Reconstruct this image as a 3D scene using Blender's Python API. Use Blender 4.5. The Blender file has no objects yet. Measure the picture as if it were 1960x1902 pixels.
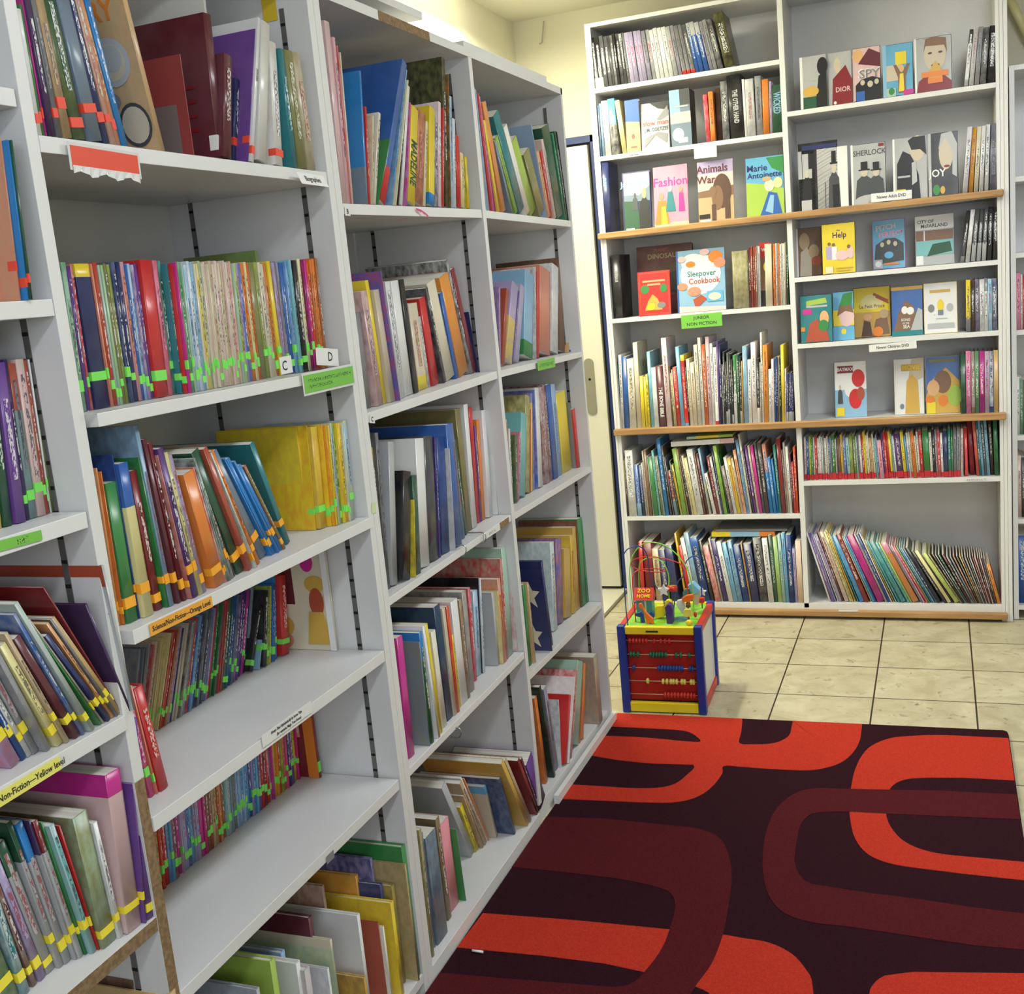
import bpy, bmesh, math, random
from mathutils import Vector, Matrix
R = math.radians
random.seed(7)
# ---------------------------------------------------------------- camera, world, lights, exposure
FW = Vector((-0.3620390, 0.9136165, -0.1850205)); RT = Vector((0.9319505, 0.3505173, -0.0927682)); UP = Vector((0.0199017, 0.2060157, 0.9783463))
CAM = Vector((0.996885, -1.773985, 1.391274)); FPX = 2119.76; CX, CY = 980.0, 951.0
sc = bpy.context.scene
cd = bpy.data.cameras.new('camera'); cam = bpy.data.objects.new('camera', cd); sc.collection.objects.link(cam)
cd.sensor_width = 36.0; cd.lens = FPX * 36.0 / 1960.0; cd.clip_start = 0.02
M = Matrix((RT, UP, -FW)).transposed().to_4x4(); M.translation = CAM; cam.matrix_world = M
sc.camera = cam
sc.view_settings.view_transform = 'Standard'; sc.view_settings.look = 'None'; sc.view_settings.gamma = 1.0
sc.view_settings.use_curve_mapping = False
sc.view_settings.exposure = 0.08
W = bpy.data.worlds.new('world'); sc.world = W; W.use_nodes = True
W.node_tree.nodes['Background'].inputs[0].default_value = (0.75, 0.85, 1.0, 1); W.node_tree.nodes['Background'].inputs[1].default_value = 0.06
def area(name, loc, rot, sx, sy, power, col):
    l = bpy.data.lights.new(name, 'AREA'); l.shape = 'RECTANGLE'; l.size = sx; l.size_y = sy; l.energy = power; l.color = col
    o = bpy.data.objects.new(name, l); o.location = loc; o.rotation_euler = rot; sc.collection.objects.link(o); return o
COOL = (0.86, 0.92, 1.0); WARM = (1.0, 0.97, 0.76)
# ceiling luminaires of the room, one over the rug; another unseen, added behind the camera as fill
area('ceiling_lamp_light', (1.30, 0.95, 2.43), (0, 0, 0), 0.24, 1.2, 25, (0.90, 0.95, 1.0))
area('ceiling_lamp_light', (1.15, -1.35, 2.43), (0, 0, 0), 0.24, 1.2, 19, (0.86, 0.92, 1.0))
# added cool fill from behind the camera, in place of daylight from unseen windows
area('added_cool_fill', (1.9, -3.4, 1.7), (R(80), 0, R(8)), 2.2, 1.2, 34, (0.78, 0.86, 1.0))
# fluorescent batten in the corner behind the left bookcases
area('corner_lamp_light', (-0.45, 1.75, 2.38), (0, R(-4), 0), 0.10, 1.15, 36, WARM)

def on(u, v, ax, val):                         # the point where the sight line of pixel (u, v) meets the plane axis = val
    d = FW * FPX + RT * (u - CX) - UP * (v - CY)
    t = (val - CAM[ax]) / d[ax]
    return CAM + d * t

# ---------------------------------------------------------------- colours and materials
PAL = {
 'wh': ('white', (.80,.80,.79)), 'of': ('off-white', (.70,.69,.64)), 'cr': ('cream', (.74,.67,.50)), 'bg': ('beige', (.58,.50,.38)),
 'tn': ('tan', (.50,.36,.20)), 'br': ('brown', (.22,.12,.07)), 'db': ('dark brown', (.10,.05,.035)), 'bk': ('black', (.012,.012,.014)),
 'dg': ('dark grey', (.06,.065,.07)), 'gy': ('grey', (.22,.22,.23)), 'lg': ('light grey', (.45,.46,.47)), 'sg': ('blue-grey', (.17,.23,.30)),
 'nv': ('navy', (.02,.03,.13)), 'bl': ('blue', (.03,.12,.42)), 'bb': ('bright blue', (.02,.22,.58)), 'lb': ('light blue', (.27,.48,.68)),
 'sb': ('sky blue', (.13,.42,.66)), 'tl': ('teal', (.02,.20,.23)), 'aq': ('aqua', (.20,.50,.50)), 'mt': ('mint green', (.38,.56,.44)),
 'gn': ('green', (.04,.24,.06)), 'lm': ('lime green', (.36,.52,.08)), 'dn': ('dark green', (.02,.09,.045)), 'ol': ('olive', (.23,.23,.08)),
 'yl': ('yellow', (.80,.62,.03)), 'py': ('pale yellow', (.78,.70,.32)), 'gd': ('golden', (.62,.38,.07)), 'or': ('orange', (.76,.22,.03)),
 'po': ('pale orange', (.72,.42,.20)), 'rd': ('red', (.60,.025,.025)), 'dr': ('dark red', (.22,.015,.02)), 'mr': ('maroon', (.12,.02,.03)),
 'bd': ('brick red', (.42,.08,.04)), 'pk': ('pink', (.78,.30,.42)), 'lp': ('pale pink', (.72,.50,.50)), 'mg': ('magenta', (.58,.03,.28)),
 'pu': ('purple', (.16,.06,.30)), 'dp': ('dark purple', (.06,.025,.10)), 'lv': ('lavender', (.42,.36,.58)), 'sm': ('salmon', (.70,.26,.16)),
 'lgn': ('label green', (.22,.80,.12)), 'lor': ('label orange', (.95,.42,.03)), 'lyl': ('label yellow', (.90,.75,.05)),
 'lrd': ('label red', (.85,.08,.04)), 'sil': ('silver', (.55,.56,.60)),
}
_m = {}
def _new(name):
    m = bpy.data.materials.new(name); m.use_nodes = True
    nt = m.node_tree; b = nt.nodes['Principled BSDF']; return m, nt, b
def flat(name, rgb, rough=.5, metal=0.0, emit=0, bump=0, bscale=200):
    k = ('f', name)
    if k in _m: return _m[k]
    m, nt, b = _new(name)
    b.inputs['Base Color'].default_value = (*rgb, 1); b.inputs['Roughness'].default_value = rough; b.inputs['Metallic'].default_value = metal
    if emit: b.inputs['Emission Color'].default_value = (*rgb, 1); b.inputs['Emission Strength'].default_value = emit
    if bump:
        n = nt.nodes.new('ShaderNodeTexNoise'); n.inputs['Scale'].default_value = bscale
        bp = nt.nodes.new('ShaderNodeBump'); bp.inputs['Strength'].default_value = bump; bp.inputs['Distance'].default_value = .002
        nt.links.new(n.outputs['Fac'], bp.inputs['Height']); nt.links.new(bp.outputs['Normal'], b.inputs['Normal'])
    _m[k] = m; return m
def noisy(name, c1, c2, scale=(60, 60, 60), lo=.42, hi=.6, rough=.4, detail=3, coord='Object', bump=0):
    k = ('n', name)
    if k in _m: return _m[k]
    m, nt, b = _new(name); N = nt.nodes; L = nt.links
    tc = N.new('ShaderNodeTexCoord'); mp = N.new('ShaderNodeMapping'); mp.inputs['Scale'].default_value = scale
    n = N.new('ShaderNodeTexNoise'); n.inputs['Scale'].default_value = 1.0; n.inputs['Detail'].default_value = detail
    cr = N.new('ShaderNodeValToRGB'); cr.color_ramp.elements[0].position = lo; cr.color_ramp.elements[1].position = hi
    cr.color_ramp.elements[0].color = (*c1, 1); cr.color_ramp.elements[1].color = (*c2, 1)
    L.new(tc.outputs[coord], mp.inputs[0]); L.new(mp.outputs[0], n.inputs['Vector']); L.new(n.outputs['Fac'], cr.inputs[0]); L.new(cr.outputs[0], b.inputs['Base Color'])
    b.inputs['Roughness'].default_value = rough
    if bump:
        bp = N.new('ShaderNodeBump'); bp.inputs['Strength'].default_value = bump; bp.inputs['Distance'].default_value = .003
        L.new(n.outputs['Fac'], bp.inputs['Height']); L.new(bp.outputs['Normal'], b.inputs['Normal'])
    _m[k] = m; return m
def rgb(c): return PAL[c][1]
def mixc(a, b, t): return tuple(a[i] * (1 - t) + b[i] * t for i in range(3))
def lum(c): return .2 * c[0] + .7 * c[1] + .1 * c[2]
def cmat(c):                                    # plain printed cover in one colour
    x = rgb(c); return noisy('cover ' + PAL[c][0], mixc(x, (0, 0, 0), .10), mixc(x, (1, 1, 1), .05), (9, 9, 7), .35, .7, .27)
def smat(c, c2):                                # mottled printed cover, two colours
    return noisy('print %s %s' % (PAL[c][0], PAL[c2][0]), mixc(rgb(c), rgb(c2), .10), mixc(rgb(c), rgb(c2), .58), (80, 80, 46), .34, .68, .30)
def inkmat(c):                                  # title strip: lettering too small to read
    x = rgb(c); ink = (.78, .78, .74) if lum(x) < .22 else ((.05, .05, .07) if random.random() < .7 else (.35, .04, .04))
    return noisy('title strip %s %d' % (PAL[c][0], lum(ink) > .2), x, mixc(x, ink, .8), (420, 420, 190), .50, .53, .36, 1)
PAGE = noisy('page block', (.62, .59, .50), (.76, .74, .66), (500, 3, 3), .4, .6, .8)
WHITE = noisy('white laminate', (.66, .66, .66), (.72, .72, .72), (3, 3, 3), .4, .6, .38)
EDGE = noisy('white edge banding', (.745, .75, .73), (.78, .785, .765), (5, 5, 3), .3, .7, .42)
CHIP = noisy('bare chipboard edge', (.20, .125, .06), (.30, .20, .10), (120, 120, 120), .4, .62, .85)
WOOD = noisy('pine strip', (.36, .19, .07), (.52, .30, .12), (4, 30, 60), .35, .65, .5)
RAIL = flat('grey shelf rail', (.16, .155, .15), .45, .3)
DARK = flat('dark slot', (.005, .005, .005), .9)
STEEL = flat('steel', (.50, .50, .48), .3, .9)

# ---------------------------------------------------------------- mesh helpers
COL = sc.collection
WORLD_BUILT = []                                 # things whose parts are written in room coordinates
def link(o, parent=None):
    COL.objects.link(o)
    if parent is not None: o.parent = parent
    return o
class MB:
    """collects shapes into one mesh with several material slots"""
    def __init__(s): s.bm = bmesh.new(); s.mats = []
    def mi(s, m):
        if m not in s.mats: s.mats.append(m)
        return s.mats.index(m)
    def face(s, pts, m):
        vs = [s.bm.verts.new(p) for p in pts]; f = s.bm.faces.new(vs); f.material_index = s.mi(m); return f
    def hexa(s, p, m, fm=None):                 # 8 corners: bottom ring then top ring
        v = [s.bm.verts.new(q) for q in p]
        for i, idx in enumerate(((3, 2, 1, 0), (4, 5, 6, 7), (0, 1, 5, 4), (1, 2, 6, 5), (2, 3, 7, 6), (3, 0, 4, 7))):
            f = s.bm.faces.new([v[k] for k in idx]); f.material_index = s.mi((fm or {}).get(i, m))
    def box(s, x0, x1, y0, y1, z0, z1, m, fm=None):
        s.hexa([(x0, y0, z0), (x1, y0, z0), (x1, y1, z0), (x0, y1, z0), (x0, y0, z1), (x1, y0, z1), (x1, y1, z1), (x0, y1, z1)], m, fm)
    def prism(s, prof, z0, z1, m, capm=None):   # closed profile (counter-clockwise, XY) extruded along z
        n = len(prof); a = [s.bm.verts.new((p[0], p[1], z0)) for p in prof]; b = [s.bm.verts.new((p[0], p[1], z1)) for p in prof]
        for i in range(n):
            j = (i + 1) % n; f = s.bm.faces.new((a[i], a[j], b[j], b[i])); f.material_index = s.mi(m)
        f = s.bm.faces.new(list(reversed(a))); f.material_index = s.mi(capm or m)
        f = s.bm.faces.new(b); f.material_index = s.mi(capm or m)
    def cyl(s, p0, p1, r0, r1, m, n=12):
        p0 = Vector(p0); p1 = Vector(p1); ax = (p1 - p0).normalized()
        q = ax.to_track_quat('Z', 'Y').to_matrix(); A = []; B = []
        for i in range(n):
            a = 2 * math.pi * i / n; d = q @ Vector((math.cos(a), math.sin(a), 0))
            A.append(s.bm.verts.new(p0 + d * r0)); B.append(s.bm.verts.new(p1 + d * r1))
        for i in range(n):
            j = (i + 1) % n; f = s.bm.faces.new((A[i], A[j], B[j], B[i])); f.material_index = s.mi(m); f.smooth = True
        for ring in (list(reversed(A)), B):
            f = s.bm.faces.new(ring); f.material_index = s.mi(m)
    def tube(s, pts, r, m, n=8, closed=False):
        pts = [Vector(p) for p in pts]; rings = []
        up = Vector((0, 0, 1)); N = len(pts)
        for i, p in enumerate(pts):
            a = pts[(i - 1) % N] if (closed or i > 0) else p; b = pts[(i + 1) % N] if (closed or i < N - 1) else p
            t = (b - a).normalized(); x = t.cross(up)
            if x.length < .05: x = t.cross(Vector((0, 1, 0)))
            x.normalize(); y = x.cross(t); up = y
            rings.append([s.bm.verts.new(p + x * math.cos(2 * math.pi * k / n) * r + y * math.sin(2 * math.pi * k / n) * r) for k in range(n)])
        for i in range(N if closed else N - 1):
            A, B = rings[i], rings[(i + 1) % N]
            for k in range(n):
                f = s.bm.faces.new((A[k], A[(k + 1) % n], B[(k + 1) % n], B[k])); f.material_index = s.mi(m); f.smooth = True
        if not closed:
            for ring in (list(reversed(rings[0])), rings[-1]):
                f = s.bm.faces.new(ring); f.material_index = s.mi(m)
    def sphere(s, c, rx, ry, rz, m, seg=12):
        r = bmesh.ops.create_uvsphere(s.bm, u_segments=seg, v_segments=max(6, seg // 2), radius=1.0)
        for v in r['verts']: v.co = Vector((c[0] + v.co.x * rx, c[1] + v.co.y * ry, c[2] + v.co.z * rz))
        fs = {f for v in r['verts'] for f in v.link_faces}
        for f in fs: f.material_index = s.mi(m); f.smooth = True
    def text(s, txt, mat4, size, m, align='CENTER', thick=0.0, wide=1.0):
        cu = bpy.data.curves.new('t', 'FONT'); cu.body = txt; cu.size = size; cu.align_x = align; cu.align_y = 'CENTER'; cu.resolution_u = 2; cu.offset = thick or size * .018
        o = bpy.data.objects.new('t', cu); COL.objects.link(o)
        me = bpy.data.meshes.new_from_object(o)
        bpy.data.objects.remove(o); bpy.data.curves.remove(cu)
        me.transform(mat4 @ Matrix.Diagonal((wide, 1, 1, 1)))
        n0 = len(s.bm.faces); s.bm.from_mesh(me); bpy.data.meshes.remove(me); s.bm.faces.ensure_lookup_table(); k = s.mi(m)
        for f in s.bm.faces[n0:]: f.material_index = k
    def build(s, name, parent=None, bevel=0, normals=True, smooth=False):
        me = bpy.data.meshes.new(name)
        if parent is not None and parent in WORLD_BUILT: bmesh.ops.translate(s.bm, verts=s.bm.verts, vec=-parent.location)
        if normals == 'calc': bmesh.ops.recalc_face_normals(s.bm, faces=s.bm.faces)
        s.bm.to_mesh(me); s.bm.free()
        for m in s.mats: me.materials.append(m)
        o = bpy.data.objects.new(name, me); link(o, parent)
        if bevel:
            b = o.modifiers.new('bevel', 'BEVEL'); b.width = bevel; b.segments = 2; b.limit_method = 'ANGLE'; b.angle_limit = R(50)
        return o
def tag(o, label=None, cat=None, group=None, kind=None):
    if label: o['label'] = label
    if cat: o['category'] = cat
    if group: o['group'] = group
    if kind: o['kind'] = kind
    return o
def empty(name, loc, rot=None):
    o = bpy.data.objects.new(name, None); o.location = loc; o.empty_display_size = .05
    if rot is not None: o.rotation_euler = rot
    COL.objects.link(o); return o
# ---------------------------------------------------------------- the room
XW, YW, ZC = -0.66, 2.93, 2.49                   # left wall, door wall, ceiling
def struct(name, mb, **k): o = mb.build(name, **k); o['kind'] = 'structure'; return o
PAINT = noisy('wall paint', (.70, .67, .52), (.76, .73, .58), (2, 2, 2), .3, .7, .8)
CEIL = noisy('ceiling paint', (.72, .70, .58), (.78, .76, .63), (2, 2, 2), .3, .7, .85)
# floor: 30 cm terrazzo tiles with dark joints
m, nt, b = _new('terrazzo tiles'); N = nt.nodes; L = nt.links
tc = N.new('ShaderNodeTexCoord'); mp = N.new('ShaderNodeMapping'); mp.inputs['Location'].default_value = (-0.478 / .3015, -1.735 / .2825, 0); mp.inputs['Scale'].default_value = (1 / .3015, 1 / .2825, 1)
L.new(tc.outputs['Object'], mp.inputs[0])
br = N.new('ShaderNodeTexBrick'); br.offset = 0; br.squash = 1
br.inputs['Scale'].default_value = 1.0; br.inputs['Mortar Size'].default_value = .009; br.inputs['Mortar Smooth'].default_value = .1; br.inputs['Brick Width'].default_value = 1; br.inputs['Row Height'].default_value = 1
br.inputs['Color1'].default_value = (1, 1, 1, 1); br.inputs['Color2'].default_value = (.86, .86, .86, 1); br.inputs['Mortar'].default_value = (.07, .06, .04, 1)
L.new(mp.outputs[0], br.inputs['Vector'])
def layer(scale, lo, hi, c1, c2, prev=None, sx=1.0):
    mp2 = N.new('ShaderNodeMapping'); mp2.inputs['Scale'].default_value = (scale, scale * sx, scale); L.new(tc.outputs['Object'], mp2.inputs[0])
    n = N.new('ShaderNodeTexNoise'); n.inputs['Detail'].default_value = 4; n.inputs['Scale'].default_value = 1; n.inputs['Roughness'].default_value = .6; n.inputs['Distortion'].default_value = .6
    L.new(mp2.outputs[0], n.inputs['Vector'])
    cr = N.new('ShaderNodeValToRGB'); cr.color_ramp.elements[0].position = lo; cr.color_ramp.elements[1].position = hi
    cr.color_ramp.elements[0].color = (*c1, 1); cr.color_ramp.elements[1].color = (*c2, 1); L.new(n.outputs['Fac'], cr.inputs[0])
    if prev is None: return cr.outputs[0]
    mx = N.new('ShaderNodeMixRGB'); mx.blend_type = 'MULTIPLY'; mx.inputs[0].default_value = 1; L.new(prev, mx.inputs[1]); L.new(cr.outputs[0], mx.inputs[2]); return mx.outputs[0]
c = layer(9, .35, .65, (.50, .44, .28), (.66, .60, .42))
c = layer(22, .30, .40, (.62, .58, .50), (1, 1, 1), c)
c = layer(30, .66, .74, (1, 1, 1), (.45, .42, .36), c, 1.8)
mx = N.new('ShaderNodeMixRGB'); mx.blend_type = 'MULTIPLY'; mx.inputs[0].default_value = 1; L.new(c, mx.inputs[1]); L.new(br.outputs['Color'], mx.inputs[2]); L.new(mx.outputs[0], b.inputs['Base Color'])
b.inputs['Roughness'].default_value = .42
TILE = m
f = MB(); f.box(-1.2, 4.2, -3.6, 3.1, -.06, 0, TILE); struct('floor', f)
w = MB(); w.box(XW - .1, XW, -3.6, 3.1, 0, ZC, PAINT); struct('wall_left', w)
# door wall with the opening of the door
DX0, DX1, DZ = -1.16, -0.335, 1.99
w = MB(); w.box(DX1, 4.2, YW, YW + .15, 0, ZC, PAINT); w.box(XW - .6, DX0, YW, YW + .15, 0, ZC, PAINT); w.box(DX0, DX1, YW, YW + .15, DZ, ZC, PAINT); struct('wall_back', w)
w = MB(); w.box(4.1, 4.2, -3.6, 3.1, 0, ZC, PAINT); struct('wall_right', w)
w = MB(); w.box(-1.2, 4.2, -3.7, -3.6, 0, ZC, PAINT); struct('wall_front', w)
w = MB(); w.box(-1.2, 4.2, -3.7, 3.1, ZC, ZC + .08, CEIL); struct('ceiling', w)
# door: navy frame, cream leaf standing proud of a dark gap, long lock plate
DOORW = noisy('door lacquer', (.72, .70, .58), (.76, .74, .62), (2, 2, 2), .3, .7, .45)
NAVYF = flat('navy door frame', (.02, .04, .16), .4)
door = empty('door_1', (-.62, YW, 0)); door['kind'] = 'structure'
d = MB(); d.box(-.64, .252, -.03, .0, .02, 1.95, DOORW); d.build('door_leaf', door, bevel=.003)
d = MB(); d.box(.262, .285, -.012, .1, 0, DZ, NAVYF); d.box(-.66, .285, -.012, .1, 1.962, DZ, NAVYF); d.box(-.66, .285, .0, .1, 0, DZ, flat('door gap', (.004, .004, .006), .8)); d.build('door_frame', door)
pl = MB(); prof = []
for i in range(9): a = math.pi * i / 8; prof.append((.022 * math.cos(a), 1.035 + .022 * math.sin(a)))
for i in range(9): a = math.pi + math.pi * i / 8; prof.append((.022 * math.cos(a), .83 + .022 * math.sin(a)))
def plate(mb, x0, prof, y0, y1, m):
    A = [mb.bm.verts.new((x0 + p[0], y0, p[1])) for p in prof]; B = [mb.bm.verts.new((x0 + p[0], y1, p[1])) for p in prof]; n = len(prof)
    for i in range(n):
        j = (i + 1) % n; g = mb.bm.faces.new((A[i], A[j], B[j], B[i])); g.material_index = mb.mi(m)
    g = mb.bm.faces.new(A); g.material_index = mb.mi(m); g = mb.bm.faces.new(list(reversed(B))); g.material_index = mb.mi(m)
plate(pl, .185, prof, -.036, -.03, flat('brushed lock plate', (.42, .41, .33), .4, .7)); pl.cyl((.185, -.0365, .965), (.185, -.036, .965), .006, .006, DARK)
pl.cyl((.185, -.037, .895), (.185, -.036, .895), .004, .004, STEEL); pl.build('lock_plate', door, normals='calc')
# pale landing in front of the door with its metal edge strip
t = MB(); t.box(XW, -.343, 1.6, YW, 0, .006, noisy('pale landing lino', (.74, .72, .60), (.78, .76, .64), (3, 3, 3), .3, .7, .35)); t.box(-.343, -.331, 1.6, YW, 0, .008, flat('floor edge strip', (.22, .20, .13), .5, .3)); struct('trim_1', t)
# thin pipe bracket in the corner under the ceiling
t = MB(); p0 = on(1041, 40, 1, YW - .02); p1 = on(1037, 82, 1, YW - .02); q = on(1033, 84, 1, YW - .02)
t.tube([p0, p1, q], .003, flat('grey wire', (.45, .44, .40), .5)); tag(t.build('wall_wire'), 'thin grey wire hanging on the bright wall above the door', 'wire')
# fluorescent batten in the corner
lamp = tag(empty('fluorescent_lamp', (-.45, 1.75, ZC)), 'glowing fluorescent batten lamp on the ceiling above the end of the left bookcases', 'ceiling lamp')
t = MB(); t.box(-.05, .05, -.62, .62, -.03, 0, EDGE); t.build('lamp_housing', lamp)
t = MB(); t.cyl((0, -.58, -.047), (0, .58, -.047), .014, .014, flat('glowing tube', (1.0, .97, .78), .5, 0, 14), 12); t.build('lamp_tube', lamp)
for x, y in ((1.30, .95), (1.15, -1.35)):  # the second fixture houses the fill lamp added behind the camera
    l2 = tag(empty('ceiling_light', (x, y, ZC)), 'rectangular ceiling light over the %s' % ('rug near the tall back bookcase' if y > 0 else 'room behind the viewer, added as unseen fill'), 'ceiling lamp')
    t = MB(); t.box(-.14, .14, -.64, .64, -.035, 0, EDGE); t.build('lamp_housing', l2)
    t = MB(); t.box(-.12, .12, -.6, .6, -.045, -.035, flat('lit diffuser', (1, .98, .9), .5, 0, 2.0)); t.build('diffuser', l2)

# ---------------------------------------------------------------- bookcases
# left run: front edges on the plane x = 0; (z_left, z_right) of each shelf top, its thickness, y of its ends, how far it sticks out
D = .346
A0, A1, B0, BM, B1, C0, C1, D0, D1 = -.6957, -.6759, .0104, .031, .0523, .7283, .7484, 1.4162, 1.4298
TOP = 1.940
def fp(u, v, x=0.0): p = on(u, v, 0, x); return p
LSH = {}
def shelf(parent, key, yl, yr, zl, zr, th, out=0.0, mat=EDGE, front=None, x0=-D + .006):
    mb = MB(); x1 = out
    mb.hexa([(x0, yl, zl - th), (x1, yl, zl - th), (x1, yr, zr - th), (x0, yr, zr - th), (x0, yl, zl), (x1, yl, zl), (x1, yr, zr), (x0, yr, zr)], WHITE, {3: front or mat})
    LSH[key] = (yl, yr, zl, zr)
    return mb.build('shelf', parent, bevel=.0008)
def S(parent, key, ul, vl, ur, vr, th, out=0.0, yl=None, yr=None, front=None):
    a = on(ul, vl, 0, out); b_ = on(ur, vr, 0, out)
    s_ = (b_.z - a.z) / (b_.y - a.y)
    YL = a.y if yl is None else yl; YR = b_.y if yr is None else yr
    return shelf(parent, key, YL, YR, a.z + s_ * (YL - a.y), a.z + s_ * (YR - a.y), th, out, front=front)
def panel(parent, y0, y1, z1, x1=0.0, z0=0.0, brown=None):
    mb = MB()
    if brown: mb.box(-D, x1, y0, y1, z0, brown, WHITE, {3: CHIP}); z0 = brown
    mb.box(-D, x1, y0, y1, z0, z1, WHITE, {3: EDGE}); return mb.build('side_panel', parent, bevel=.0007)
def rails(parent, y, sgn, z0, z1):                # slotted metal rails let into a side panel, facing sgn
    for x in (-.052, -.296):
        mb = MB(); mb.box(x - .0048, x + .0048, min(y, y + sgn * .0012), max(y, y + sgn * .0012), z0, z1, RAIL)
        z = z0 + .02
        while z < z1 - .02:
            mb.box(x - .0046, x + .0046, min(y, y + sgn * .0016), max(y, y + sgn * .0016), z, z + .005, DARK); z += .0322
        mb.build('shelf_rail', parent)
def backp(parent, y0, y1, z1, z0=.03):
    mb = MB(); mb.box(-D - .006, -D, y0, y1, z0, z1, WHITE); mb.build('back_panel', parent)
near = tag(empty('bookcase', (0, -.35, 0)), 'nearest tall white bookcase on the left, two bays wide, with bare shelf surfaces', 'bookcase', 'white bookcases along the left wall')
WORLD_BUILT.append(near); Z0L = -1.385
panel(near, A0, A1, TOP, brown=.80); panel(near, B0, BM - .0007, TOP); panel(near, Z0L - .02, Z0L, TOP)
backp(near, Z0L - .02, BM, TOP); rails(near, B0, -1, .08, 1.90); rails(near, A0, -1, .08, 1.90)
tp = MB(); tp.box(-D - .006, 0, Z0L - .02, BM - .0007, TOP, TOP + .02, WHITE, {3: EDGE}); tp.build('top_panel', near, bevel=.0007)
S(near, '11', 73, 258, 621, 329, .020, 0, A1 + .001, B0 - .004)
S(near, '12', 175, 793, 674, 700, .0175, .008, -.662, B0 - .003)
S(near, '13', 243, 1212, 710, 990, .0195, .008, -.662, B0 - .003)
S(near, '14', 289, 1567, 731, 1248, .021, .002, A1 + .001, B0 - .006)
S(near, '15', 349, 1894, 760, 1494, .021, .0, A1 + .001, B0 - .006)
shelf(near, '16', A1 + .001, B0 - .002, .052, .052, .02)
for k, u, v in (('01', 27, 170), ('02', 100, 572), ('03', 164.6, 979), ('04', 262, 1352)):
    p = on(u, v, 0, .0); shelf(near, k, Z0L + .002, p.y if k != '04' else A0 - .0005, p.z, p.z, .0205, 0 if k != '04' else .004)
p = on(293, 1760, 0, .0); shelf(near, '05', Z0L + .002, A0 - .0005, p.z, p.z, .02, 0, front=CHIP)
shelf(near, '06', Z0L + .002, A0 - .001, .05, .05, .02)
k_ = MB(); k_.box(-.05, -.02, Z0L, B0, 0, .03, CHIP); k_.build('plinth', near)

far = tag(empty('bookcase', (0, .73, 0)), 'white bookcase on the left next to the door, brown bare stretch on its top edge', 'bookcase', 'white bookcases along the left wall')
WORLD_BUILT.append(far)
panel(far, BM + .0007, B1, TOP - .018); panel(far, C0, C1, TOP - .018, z0=.06); panel(far, D0, D1, TOP - .002)
backp(far, BM, D1, TOP - .01); rails(far, C0, -1, .08, 1.89); rails(far, D0, -1, .08, 1.89)
tp = MB(); tp.box(-D - .006, -.0005, BM + .0007, D1, 1.9206, 1.9392, WHITE); t0 = .281; t1 = .519
tp.box(-.0005, 0, BM + .0007, t0, 1.9206, 1.9392, EDGE); tp.box(-.0005, 0, t1, D1, 1.9206, 1.9392, EDGE); tp.box(-.0005, -.0001, t0, t1, 1.9206, 1.9392, CHIP); tp.build('top_panel', far)
S(far, '21', 655, 389, 918.6, 400.8, .0195, .0, B1, C0 - .008)
S(far, '22', 704, 790, 948.3, 711, .0185, .0, B1, C0 - .008)
S(far, '23', 746, 1143, 975, 987, .0160, .0, B1, C0 - .006)
S(far, '24', 784, 1470, 998.6, 1252, .0165, .0, B1, C0 - .006)
shelf(far, '25', B1, C0, .040, .040, .04)
S(far, '31', 929.3, 402.4, 1089.5, 422, .018, .0, C1, D0 - .006)
S(far, '32', 958.4, 709, 1112, 673, .0165, .0, C1, D0 - .001)
S(far, '33', 984, 982, 1127.6, 895, .0165, .0, C1, D0 - .001)
S(far, '34', 1014, 1288, 1148.5, 1155, .0180, .0, C1, D0 - .004)
shelf(far, '35', C1, D0, .045, .045, .045, -.012)
k_ = MB(); k_.box(.0005, .014, C1 + .09, D1, .0, .036, EDGE); k_.build('kick_board', far)
# loose boards lying on top of the bookcases
for (y0, y1, x1, z1, th, txt) in ((-.25, .50, -.004, 1.9602, .016, 'loose white board lying on top of the left bookcases, taped in one spot'), (.74, 1.335, -.012, 1.9394, .021, 'loose pale board lying on top of the far left bookcase near the lamp')):
    q = MB(); q.box(x1 - .22, x1, y0, y1, z1, z1 + th, WHITE, {3: EDGE})
    if y0 < 0: q.box(x1, x1 + .0006, .22, .275, z1 + .001, z1 + .015, noisy('old tape', (.45, .38, .22), (.62, .58, .45), (200, 200, 200), .4, .6, .4))
    tag(q.build('loose_board', bevel=.002), txt, 'board')
# back unit: front on the plane y = YB
YB, DB = 2.5607, .276
E0, E1, F0, F1, G0, G1 = -.2432, -.2198, .4774, .4969, 1.196, 1.2181
back = tag(empty('bookcase', (.49, YB, 0)), 'tall white bookcase against the back wall with three pine ledges and rows of DVDs', 'bookcase')
WORLD_BUILT.append(back)
BZ = {'w1': 2.1105, 'w2': 1.8571, 'w3': 1.5595, 'w4': 1.2301, 'w5': .7785, 'w6': .420, 'w7': .0587, 'r1': 1.9249, 'r2': 1.5595, 'r3': 1.3281, 'r4': 1.0804, 'r5': .7785, 'r6': .5499, 'r7': .0587}
def bpan(x0, x1, z0, z1, n='side_panel'): q = MB(); q.box(x0, x1, YB, YB + DB, z0, z1, WHITE, {2: EDGE}); return q.build(n, back, bevel=.0007)
for (z0, z1) in ((0, .7785 - .017), (.7785, 1.5595 - .017), (1.5595, 2.349)):
    bpan(E0 + .0106, E1, z0, z1); bpan(F0, F1, z0 + .04 if z0 == 0 else z0, z1 if z1 < 2 else 2.334); bpan(G0, G1 - .0102, z0, z1)
bpan(E0, E0 + .010, 0, 2.349); bpan(G1 - .0095, G1 + .002, 0, 2.349); bpan(G1 + .0027, G1 + .0155, 0, 2.33)
bpan(E1, G0, 2.334, 2.349, 'top_panel')
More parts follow.
